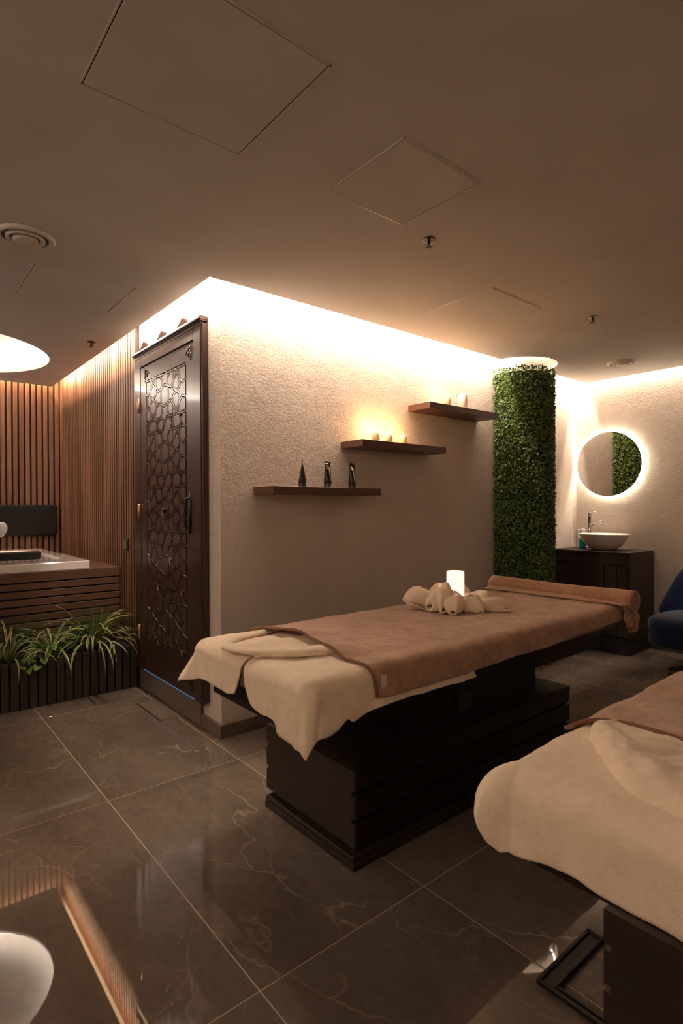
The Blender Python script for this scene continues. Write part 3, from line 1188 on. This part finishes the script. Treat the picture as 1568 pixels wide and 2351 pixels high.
def bed(dy, lab):
    t = thing('massage_bed', lab, 'massage bed', (0, dy, 0), group='massage beds')
    link('plinth', box(-.205, 1.390, -1.405, -.800, 0, .028, .002), 'bedend', t)
    link('plinth_step', box(-.202, 1.387, -1.400, -.803, .029, .050, .002), 'bedend', t)
    link('core', box(-.165, 1.355, -1.365, -.815, .050, .352), 'black', t)
    # end panel with notched edges
    for x0, x1 in ((-.186, -.166), (1.356, 1.372)):
        bm = bmesh.new()
        Y0, Y1 = -1.390, -.785
        n_ = .016
        pf = [(Y0, .360), (Y0, .279), (Y0+n_, .279), (Y0+n_, .262), (Y0, .262), (Y0, .178), (Y0+n_, .178), (Y0+n_, .161), (Y0, .161), (Y0, .073),
              (Y1, .073), (Y1, .161), (Y1-n_, .161), (Y1-n_, .178), (Y1, .178), (Y1, .262), (Y1-n_, .262), (Y1-n_, .279), (Y1, .279), (Y1, .360)]
        a = [bm.verts.new((x0, y, z)) for y, z in pf]
        b = [bm.verts.new((x1, y, z)) for y, z in pf]
        bm.faces.new(a); bm.faces.new(b)
        for i in range(len(pf)):
            j = (i+1) % len(pf)
            bm.faces.new((a[i], a[j], b[j], b[i]))
        link('end_panel', bm, 'bedend', t)
    for z0, z1 in ((.073, .161), (.178, .262), (.279, .360)):
        for y0, y1 in ((-1.390, -1.366), (-.809, -.785)):
            link('side_board', box(-.165, 1.355, y0, y1, z0, z1, .001), 'bed', t)
    link('base_top', box(-.165, 1.355, -1.365, -.809, .352, .3595), 'bedend', t)
    link('pedestal', box(.25, 1.18, -1.30, -.88, .3595, .545), 'bed', t)
    bm = bmesh.new()
    tube(bm, [(.55, -1.32, .44), (.55, -1.26, .44)], .055, 20)
    link('lift_motor', bm, 'black', t, smooth=False)
    link('under_frame', box(-.425, 1.62, -1.44, -.74, .545, .658, .002), 'bed', t)
    bm = bmesh.new()
    bx(bm, -.50, 1.70, -1.525, -.70, .658, .772, .045, 5)
    link('mattress', bm, 'olive', t, smooth=True)
    link('mains_label', box(1.372, 1.374, -1.36, -1.30, .07, .10), 'tag', t)
    return t


bed(0, 'dark wood massage bed in the middle of the room, below the shelves')
bed(-1.528, 'dark wood massage bed cut off at the right foreground')

# cloth wrapped over a mattress
X0, X1, Y0B, Y1B, ZT, RE = -.50, 1.70, -1.525, -.70, .772, .045


def wrap(s, t, lift=.006, flare=.12, dy=0.0, rip=0.0, seed=0.0, belly=0.0):
    """unfolded (s,t) to the surface of the mattress, hanging over its sides."""
    cx = min(max(s, X0+RE), X1-RE)
    cy = min(max(t, Y0B+RE), Y1B-RE)
    ds, dt = s-cx, t-cy
    d = hypot(ds, dt)
    re = RE+lift
    if d < 1e-9:
        p = Vector((s, t, ZT+lift))
        nrm = Vector((0, 0, 1))
    else:
        u = Vector((ds/d, dt/d, 0))
        if belly:
            w = .12+.88*min(1, 1.6*min(abs(ds), abs(dt))/max(abs(ds), abs(dt)))
            r2 = re+belly*w
            am = pi/2*(1+.20*w)
            a = min(d/r2, am)
            h = max(0, d-am*r2)
            p = Vector((cx, cy, ZT-RE)) + u*(r2*sin(a)+h*cos(am)) + Vector((0, 0, re-r2*(1-cos(a))-h*sin(am)))
            nrm = u*sin(a)+Vector((0, 0, cos(a)))
            if rip:
                k = s-t
                p += u*rip*min(1, d/.2)**3*(sin(k*31)+.6*sin(k*57+1))
        elif d < re*pi/2:
            a = d/re
            p = Vector((cx, cy, ZT-RE)) + u*re*sin(a) + Vector((0, 0, re*cos(a)))
            nrm = u*sin(a)+Vector((0, 0, cos(a)))
        else:
            h = d-re*pi/2
            corner = min(abs(ds), abs(dt))/max(abs(ds), abs(dt))
            out = re + flare*h*(1+1.6*corner)
            if rip:
                k = (s*1.0-t*1.0)
                out += rip*min(1, h/.08)*(sin(k*31)+.6*sin(k*57+1))
            p = Vector((cx, cy, ZT-RE)) + u*out - Vector((0, 0, h*.985))
            nrm = u
    q = nz(s*7, t*7, dy)*.006 + nz(s*19, t*19, 3)*.0026
    p = p + nrm*q
    p.y += dy
    return p


def coons(top, bot, left, right):
    """four boundary polylines (u along top/bot, v along left/right)."""
    def ev(pl, f):
        n = len(pl)-1
        x = f*n
        k = min(int(x), n-1)
        r = x-k
        return Vector(pl[k])*(1-r)+Vector(pl[k+1])*r
    N = 48
    T, B = [v.xy for v in cr([(*p, 0) for p in top], N)], [v.xy for v in cr([(*p, 0) for p in bot], N)]
    L, R_ = [v.xy for v in cr([(*p, 0) for p in left], N)], [v.xy for v in cr([(*p, 0) for p in right], N)]

    def fn(u, v):
        a = ev(T, u)*(1-v)+ev(B, u)*v
        b = ev(L, v)*(1-u)+ev(R_, v)*u
        c = (T[0]*(1-u)*(1-v)+T[-1]*u*(1-v)+B[0]*(1-u)*v+B[-1]*u*v)
        return a+b-c
    return fn


def towel(name, lab, fn, lift, m, dy, n=(80, 80), flare=.12, rip=0.0, seed=0.0, solid=.006, cat='towel', extra=None, grp=None, belly=0.0):
    def f(u, v):
        p = fn(u, v)
        q = wrap(p.x, p.y, lift, flare, dy, rip, seed, belly)
        if extra:
            q = extra(u, v, p, q)
        return q
    o = grid_obj(name, f, n[0], n[1], m, None, solid)
    return tag(o, lab, cat, grp)


# ---- bed 1
# overflow lengths are measured in unfolded distance past the shrunk top rectangle
yB, yF, xE = Y1B-RE, Y0B+RE, X0+RE     # -.745, -1.44, -.455
# brown towel
fnb = coons(top=[(-.235, yB+.10), (-.215, -.78), (-.245, -.97), (-.222, -1.10), (-.228, -1.26), (-.235, -1.42), (-.215, yF-0.143)],
            bot=[(1.76, yB+.10), (1.76, -.9), (1.76, -1.1), (1.76, -1.3), (1.76, yF-0.108)],
            left=[(-.235, yB+.10), (.5, yB+.10), (1.2, yB+.10), (1.76, yB+.10)],
            right=[(-.215, yF-0.143), (.1, yF-0.148), (.35, yF-0.144), (.6, yF-0.138), (.85, yF-0.138), (1.1, yF-0.128), (1.4, yF-0.123), (1.76, yF-0.108)])


def lift_foot(u, v, p, q):
    q = q.copy()
    e = math.exp(-((p.x+.20)/.17)**2)*min(1, max(0, (p.y+1.40)/.10))*min(1, max(0, (-.74-p.y)/.10))*(.034-.009*cos((p.y+1.28)*14))
    q.z += e + math.exp(-v/.012)*.004
    # shallow creases running along the bed
    if p.y > yF+.02:
        q.z += .0025*nz(p.x*3, p.y*22, 4)
    return q


bt = towel('bath_towel', 'large brown terry towel spread over the middle massage bed', fnb, .012, 'brown', 0, (110, 150), .10, .003, 1.0, .007, extra=lift_foot, grp='brown terry towels on the beds')
# hem along the foot edge
bm = bmesh.new()
pts = []
for i in range(61):
    p = fnb(i/60, 0)
    q = wrap(p.x, p.y, .014, .10, 0, .003, 1.0)
    q = lift_foot(i/60, 0, p, q)
    pts.append(q+Vector((0, 0, .001)))
tube(bm, pts, .0058, 8)
link('hem', bm, 'brownhem', bt, smooth=True)
p = wrap(-.185, yF-.085, .02, .10, 0, 0, 1)
link('care_label', box(-.014, .014, -.0012, .0012, -.034, .010, .0004), 'tag', bt, loc=(p.x, p.y-.004, p.z))

# cream towel, front half with the hanging corner
fnc = coons(top=[(.30, -1.140), (.0, -1.140), (-.2, -1.140), (-.42, -1.140), (-.50, -1.142), (-.55, -1.152), (-.58, -1.165)],
            bot=[(.34, yF-.165), (.1, yF-.165), (-.1, yF-.160), (-.22, yF-.165), (-.32, yF-.185), (-.345, yF-.170), (-.40, yF-.20), (-.47, yF-.205), (-.635, yF-.185)],
            left=[(.30, -1.140), (.31, -1.3), (.33, yF-.1), (.34, yF-.165)],
            right=[(-.58, -1.165), (-.625, -1.21), (-.638, -1.27), (-.638, -1.33), (-.65, -1.365), (-.678, -1.39), (-.687, -1.44), (-.687, -1.51), (-.668, -1.58), (-.635, yF-.185)])
towel('face_towel', 'cream terry towel draped over the near corner of the middle bed', fnc, .006, 'cream', 0, (90, 90), .10, .003, 2.3, .006, grp='cream towels on the middle bed')
fnd = coons(top=[(.30, yB+.10), (.0, yB+.10), (-.2, yB+.12), (-.42, yB+.15), (-.61, yB+.15)],
            bot=[(.30, -1.125), (.0, -1.125), (-.2, -1.125), (-.42, -1.125), (-.50, -1.122), (-.615, -1.10)],
            left=[(.30, yB+.10), (.3, -.9), (.3, -1.0), (.30, -1.125)],
            right=[(-.61, yB+.15), (-.635, -.66), (-.645, -.74), (-.62, -.84), (-.622, -.95), (-.628, -1.04), (-.615, -1.10)])
towel('face_towel', 'cream terry towel draped over the far left corner of the middle bed', fnd, .006, 'cream', 0, (90, 80), .22, .003, 5.1, .006, grp='cream towels on the middle bed')
# folded loop of towel lying on top
bm = bmesh.new()
path = cr([(-.15, -1.27, .784), (-.22, -1.265, .792), (-.33, -1.235, .795), (-.43, -1.16, .797), (-.487, -1.06, .798), (-.478, -.965, .796), (-.41, -.895, .793), (-.31, -.855, .790), (-.20, -.83, .788), (-.15, -.82, .786)], 60)
rad = []
for i in range(61):
    f = i/60
    rad.append((.050-.024*min(1, f/.55)+.003*sin(i*.9))*(.75+.25*min(1, f/.12)))
tube(bm, path, rad, 18, .42)
for v in bm.verts:
    v.co += Vector((nz(v.co.x*16, v.co.y*16, 1), nz(v.co.x*16, v.co.y*16, 5), nz(v.co.x*22, v.co.y*22, 9)*.9))*.006
lp = tag(link('folded_towel', bm, 'cream', smooth=True), 'cream towel folded into a loop on the foot of the middle bed', 'towel', 'cream towels on the middle bed')
# inner layer that fills the loop
def fill_fn(u, v):
    x = -.47+.36*u
    y = -1.22+.34*v
    y += .05*(1-u)*(1 if v < .5 else -1)
    z = ZT+.016+.012*sin(pi*v)*(1-.3*u)+.004*nz(x*14, y*14, 2)+.010*math.exp(-((v-.36)/.12)**2)
    return (x, y, z)
grid_obj('inner_fold', fill_fn, 40, 30, 'cream', lp, .006)

# rolled towel at the head of bed 1
ROLLX, ROLLZ = 1.735, .806


def spiral(bm, y0, y1, cx, cz, turns=4.2, r0=.010, r1=.066, th=.0036):
    n = 150
    cols = []
    for k in range(n+1):
        f = k/n
        a = -2*pi*turns*f + 3.9
        r = r0+(r1-r0)*f
        cols.append((a, r))
    rows = []
    NY = 30
    for j in range(NY+1):
        y = y0+(y1-y0)*j/NY
        row = []
        for a, r in cols:
            rr = r*(1+.02*nz(y*6, a, 3))
            row.append(bm.verts.new((cx+rr*cos(a)*.95 + .012*sin(y*5), y, cz+rr*sin(a)*.98+.004*sin(y*7))))
        rows.append(row)
    for a, b in zip(rows, rows[1:]):
        for i in range(n):
            bm.faces.new((a[i], a[i+1], b[i+1], b[i]))


bm = bmesh.new()
spiral(bm, -1.590, -.640, ROLLX, ROLLZ)
rl = link('rolled_towel', bm, 'brown', smooth=True)
md = rl.modifiers.new('s', 'SOLIDIFY'); md.thickness = .0065; md.offset = 0
tag(rl, 'brown terry towel rolled up across the head of the middle bed', 'towel')
# loose layer under the roll and drooping corner
def flap(u, v):
    y = -1.58+.91*v
    x = 1.60+.13*u
    z = ZT+.024+.012*(u) + .004*nz(x*20, y*9, 1) - .03*math.exp(-v/.05)*u
    return (x, y, z)
grid_obj('under_fold', flap, 12, 60, 'brown', rl, .008)
def droop_fn(u, v):
    x = 1.645+.13*u - .03*v*(1-u)+.012*sin(v*9+u*4)
    y = -1.555-.030*sin(pi*v*.6)+.016*sin(u*11+v*3)*v
    z = .775-.115*v+.018*sin(u*7+1)*v-.012*u
    return (x, y, z)
grid_obj('drooping_corner', droop_fn, 26, 16, 'brown', rl, .006)

# ---- bed 2
DY2 = -1.528
fn2 = coons(top=[(-.215, yB+.035), (-.20, -.70), (-.135, -.73), (-.10, -.80), (-.11, -.94), (-.12, -1.1), (-.10, -1.3), (-.10, yF-0.138)],
            bot=[(1.76, yB+.07), (1.76, -.9), (1.76, -1.1), (1.76, -1.3), (1.76, yF-0.108)],
            left=[(-.215, yB+.035), (.5, yB+.07), (1.2, yB+.07), (1.76, yB+.07)],
            right=[(-.10, yF-0.138), (.5, yF-0.138), (1.1, yF-0.128), (1.76, yF-0.108)])
b2 = towel('bath_towel', 'large brown terry towel spread over the foreground massage bed', fn2, .020, 'brown', DY2, (90, 150), .10, .003, 7.0, .007, grp='brown terry towels on the beds')
bm = bmesh.new()
pts = []
for i in range(61):
    p = fn2(i/60, 0)
    pts.append(wrap(p.x, p.y, .022, .10, DY2, .003, 7.0))
tube(bm, pts, .006, 8)
link('hem', bm, 'brownhem', b2, smooth=True)
fn2c = coons(top=[(.3, yB+.14), (.0, yB+.14), (-.2, yB+.15), (-.36, yB+.17), (-.48, yB+.185), (-.60, yB+.17)],
             bot=[(.3, yF-.18), (.0, yF-.18), (-.2, yF-.18), (-.42, yF-.19), (-.62, yF-.17)],
             left=[(.3, yB+.14), (.3, -.9), (.3, -1.2), (.3, yF-.18)],
             right=[(-.60, yB+.17), (-.665, -.65), (-.665, -.72), (-.655, -.80), (-.640, -.88), (-.655, -.95), (-.655, -1.08), (-.650, -1.25), (-.650, -1.4), (-.62, yF-.17)])
towel('sheet_towel', 'large cream terry towel hanging over the foot of the foreground bed', fn2c, .007, 'cream', DY2, (120, 120), .06, .003, 9.2, .006, belly=.055)
# crumpled second layer on bed 2
def fnl(u, v):
    # u across from edge to under brown towel, v along
    e = cr([(-.10, -.775, 0), (-.215, -.765, 0), (-.29, -.82, 0), (-.375, -.89, 0), (-.425, -.955, 0), (-.455, -1.06, 0), (-.46, -1.2, 0), (-.44, -1.35, 0)], 30)
    x = v*30; k = min(int(x), 29); r = x-k
    a = e[k]*(1-r)+e[k+1]*r
    b = Vector((-.05, -.79-.60*v, 0))
    q = a*(1-u)+b*u
    z = ZT+.010+.026*min(1, u/.05)*max(0, 1-u)*min(1, .35+v*4)
    rough = abs(nz(q.x*9+q.y*6, q.y*13, 2))*.034+nz(q.x*26, q.y*26, 7)*.007
    z += rough*min(1, u/.1)*(1-u)*min(1, .3+v*3)
    z += .012*math.exp(-((u-.16)/.10)**2)*min(1, .3+v*3)
    if u < .03: z -= .010
    return (q.x+.008*nz(q.x*20, q.y*20, 3), q.y+DY2, z)
o = grid_obj('crumpled_towel', fnl, 50, 70, 'cream', None, .006)
tag(o, 'crumpled cream towel on the foreground bed tucked under the brown towel', 'towel')

# ------------------------------------------------------------------ towel flower with glowing candle
FX, FY, FZ = .84, -1.02, ZT+.018
fl = thing('towel_flower', 'cream towel twisted into a flower on the middle bed', 'towel', (FX, FY, FZ))
fl.scale = (.88, .88, 1.22)


def petal(az, r0, r1, w0, w1, h, tipz, droop=0.0, seed=0, n=44, m=56):
    """a loosely rolled fold of cloth running outwards from the centre at angle az (degrees)."""
    a = radians(az)
    d = Vector((cos(a), sin(a), 0))
    s = Vector((-sin(a), cos(a), 0))

    def fn(u, v):
        f = v
        wd = (w0+(w1-w0)*f)*(.80+.30*sin(pi*min(1, f*1.1))+.10*sin(f*9+seed))
        end = sqrt(max(.10, 1-max(0, (f-.80)/.21)**2))
        wd *= end
        ht = h*(.75+.35*sin(pi*f))*(1+.10*sin(f*8+seed*2))*end
        t = 2*pi*1.5*u+seed+f*1.5
        rad = .70+.42*u+.10*sin(3*t+seed*3+f*5)+.07*abs(sin(5*t*.5+f*9))
        cz = ht*.92+tipz*f*f-droop*f
        r = r0+(r1-r0)*f + .016*f**3*cos(t-seed*1.7)
        p = d*r + s*(wd*rad*cos(t)+.014*sin(f*4+seed)) + Vector((0, 0, cz+ht*rad*sin(t)*.95))
        q = nz(p.x*26+seed, p.y*26, p.z*26)*.006
        p += (s*cos(t)+Vector((0, 0, sin(t))))*q
        p.z = max(p.z, .003)
        return p
    return grid_obj('fold', fn, m, n, 'cream', fl, .0045)


# azimuths in world degrees; towards the camera is about 219
petal(222, .03, .19, .052, .050, .040, -.002, seed=.3)
petal(140, .04, .29, .048, .062, .040, .024, seed=1.2)
petal(172, .03, .19, .042, .040, .042, .012, seed=2.1)
petal(300, .04, .32, .040, .044, .030, .004, seed=3.3)
petal(268, .03, .20, .040, .032, .034, -.002, seed=4.0)
petal(95, .03, .17, .046, .040, .045, .018, seed=5.2)
petal(20, .03, .20, .045, .042, .045, .016, seed=6.5)
petal(335, .05, .26, .034, .028, .034, .018, seed=7.1)
petal(60, .03, .17, .046, .040, .040, .010, seed=8.3)
petal(197, .06, .17, .045, .036, .060, .0, seed=9.3)
t = thing('pillar_candle', 'glowing white pillar candle in the centre of the towel flower', 'candle', (.845, -1.03, FZ+.035))
o = link('wax', lathe([(0, 0), (.047, 0), (.047, .166), (.044, .170), (.040, .167), (.037, .155), (0, .152)], 40), 'ledwax', t, smooth=True)

# ------------------------------------------------------------------ tub, deck, planter
t = thing('tub_deck', 'wooden slatted deck around the bathtub', 'deck', (-1.2, 2.6, 0))
def db(x0, x1, y0, y1, z0, z1, bev=.0015): return box(x0+1.2, x1+1.2, y0-2.6, y1-2.6, z0, z1, bev)
link('front_backing', db(-2.8, -.036, 1.661, 1.675, 0, .80, 0), 'slatback', t)
link('front_beam', db(-2.8, -.035, 1.635, 1.735, .802, .872), 'deck', t)
for k, (a, b) in enumerate(((-.145, -.035), (-.25, -.149))):
    link('top_board', db(a, b, 1.738, 3.54, .850, .872), 'deck', t)
link('top_board', db(-2.8, -.254, 3.47, 3.54, .850, .872), 'deck', t)
for k in range(9):
    z1 = .792-k*.0575
    link('slat', db(-2.8, -.038, 1.638, 1.660, z1-.046, z1), 'deck', t)
t = thing('bathtub', 'cream white bathtub with wide rim set in the deck', 'bathtub', (-1.2, 2.6, .873))


def rounded_rect(x0, x1, y0, y1, r, n=8):
    out = []
    for cx, cy, a0 in ((x1-r, y1-r, 0), (x0+r, y1-r, 90), (x0+r, y0+r, 180), (x1-r, y0+r, 270)):
        for i in range(n+1):
            a = radians(a0+90*i/n)
            out.append((cx+r*cos(a), cy+r*sin(a)))
    return out


def tub_bm():
    bm = bmesh.new()
    o = [(-1.55, .946, -.92, .885)]
    loops = []
    def lp(x0, x1, y0, y1, r, z):
        return [bm.verts.new((x, y, z)) for x, y in rounded_rect(x0, x1, y0, y1, r)]
    loops.append(lp(-1.55, .95, -.915, .885, .012, 0))
    loops.append(lp(-1.55, .95, -.915, .885, .012, .052))
    loops.append(lp(-1.546, .946, -.911, .881, .010, .058))
    loops.append(lp(-1.35, .845, -.70, .70, .22, .058))
    loops.append(lp(-1.34, .835, -.69, .69, .21, .050))
    loops.append(lp(-1.20, .70, -.58, .58, .22, -.25))
    loops.append(lp(-1.10, .60, -.50, .50, .22, -.36))
    for a, b in zip(loops, loops[1:]):
        n = len(a)
        for i in range(n):
            bm.faces.new((a[i], a[(i+1) % n], b[(i+1) % n], b[i]))
    bm.faces.new(loops[-1])
    return bm


link('shell', tub_bm(), 'acrylic', t, smooth=False)
bm = bmesh.new()
vs = [bm.verts.new((x, y, 0)) for x, y in rounded_rect(-1.34, .835, -.69, .69, .21)]
bm.faces.new(vs)
bmesh.ops.translate(bm, verts=bm.verts, vec=(0, 0, .040))
link('water', bm, 'water', t)
t = thing('tub_cushion', 'long black padded headrest lying across the bathtub', 'cushion', (-1.0, 2.10, .932))
link('pad', box(-.75, .482, -.055, .065, 0, .060, .012, 3), 'leather', t, smooth=True)
t = thing('wall_headboard', 'long black padded panel on the slatted wall behind the bathtub', 'headboard', (-1.0, 3.525, 1.22))
link('pad', box(-.90, .925, -.055, .0, -.158, .158, .022, 4), 'leather', t, smooth=True)
# hand shower
t = thing('hand_shower', 'white hand shower head rising beside the black cushion', 'shower', (-.80, 2.30, .93))
bm = bmesh.new()
tube(bm, cr([(-.028, 0, 0), (-.026, 0, .08), (-.020, 0, .14), (.0, 0, .19), (.02, 0, .225)], 16), [.016]*10+[.017, .02, .024, .028, .03, .03, .026], 16)
link('handle', bm, 'white', t, smooth=True)
hd = link('spray_head', lathe([(0, -.012), (.045, -.012), (.054, -.004), (.055, .004), (.050, .009), (0, .010)], 32, sx=1.0, sy=1.25), 'white', t, smooth=True, loc=(.030, 0, .235))
hd.rotation_euler = (radians(72), radians(20), radians(-30))
bm = bmesh.new()
for i in range(-4, 5):
    for j in range(-5, 6):
        x, y = i*.0095+(j % 2)*.0045, j*.0095
        if (x/.042)**2+(y/.052)**2 < 1:
            lathe([(0, .0095), (.0026, .0095), (.0018, .0125), (0, .0125)], 6, c=(x, y, 0), bm=bm)
nzl = tag(link('nozzles', bm, 'black', hd), kind='stuff')

t = thing('planter_box', 'low dark slatted planter box along the foot of the tub deck', 'planter', (-1.2, 1.45, 0))
def pb(x0, x1, y0, y1, z0, z1, bev=.0015): return box(x0+1.2, x1+1.2, y0-1.45, y1-1.45, z0, z1, bev)
link('trough', pb(-2.8, -.037, 1.282, 1.634, 0, .27, 0), 'slatback', t)
for k in range(49):
    x = -.063-k*.0557
    link('slat', pb(x-.0225, x+.0225, 1.258, 1.281, .0, .312), 'planter', t)
link('rim_board', pb(-2.8, -.037, 1.283, 1.305, .27, .316), 'planter', t)
link('soil', pb(-2.79, -.04, 1.306, 1.633, .27, .285, 0), 'soil', t)


# ------------------------------------------------------------------ plants
def leaf(parent, L, az, up, droop, W, m, seed, twist=0.0):
    rnd = random.Random(seed)
    a = radians(az)
    d = Vector((cos(a), sin(a), 0)); s = Vector((-sin(a), cos(a), 0))
    n = 9
    pts = []
    x = z = 0.0
    ang = radians(up)
    for i in range(n+1):
        pts.append((x, z))
        x += cos(ang)*L/n; z += sin(ang)*L/n
        ang -= radians(droop)/n*(.5+1.1*i/n)
    side = rnd.uniform(-.15, .15)

    def fn(u, v):
        k = v*n; i = min(int(k), n-1); f = k-i
        px = pts[i][0]*(1-f)+pts[i+1][0]*f
        pz = pts[i][1]*(1-f)+pts[i+1][1]*f
        wv = W*(sin(pi*min(1, .14+v*.86))**.7)*(1-.12*v)
        if v > .995: wv = .0004
        e = (u-.5)*2
        tw = twist*v
        q = d*px + s*(e*wv*cos(tw)+side*px*v) + Vector((0, 0, pz+abs(e)*wv*.35+e*wv*sin(tw)))
        lim = -.046-parent.location.x
        if q.x > lim-.05:
            q.x = lim-.05*math.exp(-(q.x-lim+.05)/.05)
        q.y = min(q.y, 1.63-parent.location.y)
        return q
    return grid_obj('leaf', fn, 2, n, m, parent, 0, 0, uv=True)


def spider(x, y, z, n, L, lab, seed, m='spider', azr=(0, 360), upr=(35, 85)):
    rnd = random.Random(seed)
    t = thing('spider_plant', lab, 'plant', (x, y, z), group='plants in the slatted planter')
    for i in range(n):
        az = azr[0]+(azr[1]-azr[0])*(i+.5*rnd.random())/n
        leaf(t, L*rnd.uniform(.65, 1.1), az, rnd.uniform(*upr), rnd.uniform(80, 190), rnd.uniform(.0055, .0095), m if rnd.random() < .75 else 'spider2', rnd.random(), rnd.uniform(-.6, .6))
    return t


spider(-.33, 1.38, .30, 60, .50, 'large variegated spider plant at the right end of the planter', 1, azr=(150, 400), upr=(30, 80))
spider(-.60, 1.37, .30, 34, .40, 'variegated spider plant in the middle of the visible planter', 2)
spider(-.86, 1.35, .30, 34, .38, 'variegated spider plant at the left edge of the picture', 3)
spider(-.17, 1.42, .30, 16, .44, 'spider plant leaning on the slatted wall', 4, azr=(170, 330))


def tuft(x, y, z, n, L, lab, seed, lean=0):
    rnd = random.Random(seed)
    t = thing('grass_tuft', lab, 'plant', (x, y, z), group='plants in the slatted planter')
    V, Fc = [], []
    for _ in range(n):
        a = rnd.uniform(0, 2*pi)
        d = Vector((cos(a), sin(a), 0)); s = Vector((-sin(a), cos(a), 0))
        up = radians(rnd.uniform(45, 88)); l = L*rnd.uniform(.6, 1.1)
        p = Vector((rnd.uniform(-.03, .03), rnd.uniform(-.03, .03), 0))
        w_ = rnd.uniform(.0010, .0020)
        b = len(V); k = 4
        for i in range(k+1):
            V.append(tuple(p-s*w_*(1-i/k))); V.append(tuple(p+s*w_*(1-i/k)))
            p = p+d*cos(up)*l/k+Vector((lean*l/k*.5, 0, sin(up)*l/k))
            p.x = min(p.x, -.05-x)
            p.y = min(p.y, 1.628-y)
            up -= radians(rnd.uniform(2, 12))
        for i in range(k):
            Fc.append((b+2*i, b+2*i+1, b+2*i+3, b+2*i+2))
    me = bpy.data.meshes.new('blades'); me.from_pydata(V, [], Fc); me.materials.append(MT['grass'])
    o = bpy.data.objects.new('blades', me); o.parent = t; COL.objects.link(o)
    tag(o, kind='stuff')


tuft(-.26, 1.50, .285, 320, .42, 'tuft of fine grass behind the large spider plant', 11, .12)
tuft(-.74, 1.52, .285, 300, .36, 'tuft of fine grass between the left spider plants', 12)
tuft(-.98, 1.48, .285, 300, .34, 'tuft of fine grass at the far left of the planter', 13)
tuft(-.47, 1.52, .285, 220, .30, 'short tuft of fine grass in the middle of the planter', 14)


def broadleaf(x, y, z, spots, lab, m='ivy', size=.035):
    t = thing('trailing_ivy' if m == 'ivy' else 'leafy_fern', lab, 'plant', (x, y, z), group='plants in the slatted planter')
    bm = bmesh.new()
    for px, py, pz in spots:
        tube(bm, cr([(0, 0, 0), (px*.4, py*.5, max(pz, 0)+.03), (px, py, pz)], 6), .0014, 5)
    link('stem', bm, 'grass', t)
    rnd = random.Random(len(spots))
    for px, py, pz in spots:
        bm = bmesh.new()
        sh = [(0, 0), (.5, -.25), (.62, .15), (.38, .6), (0, 1.05), (-.38, .6), (-.62, .15), (-.5, -.25)]
        c = bm.verts.new((0, .3*size, -.12*size))
        vs = [bm.verts.new((a*size, b*size, 0)) for a, b in sh]
        for i in range(8):
            bm.faces.new((vs[i], vs[(i+1) % 8], c))
        o = link('leaf', bm, m, t, loc=(px, py, pz))
        o.rotation_euler = (radians(rnd.uniform(-70, -20)), radians(rnd.uniform(-30, 30)), radians(rnd.uniform(130, 230)))
    return t


broadleaf(-.74, 1.27, .30, [(-.02, -.02, -.03), (.03, -.025, -.02), (-.06, -.02, -.01), (.07, -.02, .02), (.10, .0, .06), (.0, .0, .03), (.13, -.01, .10), (.05, .01, .05)], 'bright green ivy hanging over the planter edge', 'ivy', .042)
broadleaf(-.56, 1.32, .30, [(.02, 0, .12), (.06, -.01, .10), (.0, -.02, .08), (.09, 0, .07), (-.04, 0, .10)], 'small ivy sprig beside the large spider plant', 'ivy', .032)
broadleaf(-.40, 1.42, .29, [(random.uniform(-.09, .09), random.uniform(-.05, .05), random.uniform(.04, .19)) for _ in range(34)], 'dense dark green bush in the middle of the planter', 'fern', .030)
broadleaf(-.68, 1.40, .29, [(random.uniform(-.12, .12), random.uniform(-.08, .03), random.uniform(.02, .12)) for _ in range(34)], 'low dark foliage under the left spider plants', 'fern', .034)
broadleaf(-.93, 1.42, .29, [(random.uniform(-.12, .12), random.uniform(-.08, .03), random.uniform(.02, .12)) for _ in range(28)], 'low dark foliage at the left edge of the planter', 'fern', .034)

# ------------------------------------------------------------------ floor fittings
t = thing('floor_drain', 'rectangular tiled drain cover in the floor by the door curb', 'drain', (-.122, .688, 0))
bm = bmesh.new()
for q in ((-.060, .060, -.212, -.208), (-.060, .060, .208, .212), (-.060, -.056, -.212, .212), (.056, .060, -.212, .212)):
    bx(bm, q[0], q[1], q[2], q[3], .0, .0022)
link('frame', bm, mat('steel_frame', (.30, .24, .18), .4, metallic=.8), t)
link('slot', box(-.056, -.046, -.20, .20, .0002, .0012), 'black', t)
link('inset_tile', box(-.044, .054, -.205, .205, .0002, .0016, .0004), 'marble', t)
t = thing('floor_frame', 'dark rectangular frame on the floor beside the foreground bed', 'frame', (.02, -2.2, 0))  # dark bars and an inner strip laid flat as a rectangle
bm = bmesh.new()
for q in ((-.145, .150, .094, .106), (-.145, .150, .052, .060), (-.145, -.133, -.30, .10), (-.125, -.119, -.30, .055), (.138, .150, .05, .106)):
    bx(bm, q[0], q[1], q[2], q[3], .001, .016, .002)
link('rails', bm, 'blackmetal', t)
link('inner_strip', box(-.133, .138, .060, .094, .001, .010), mat('dull_dark', (.035, .033, .025), .6), t)
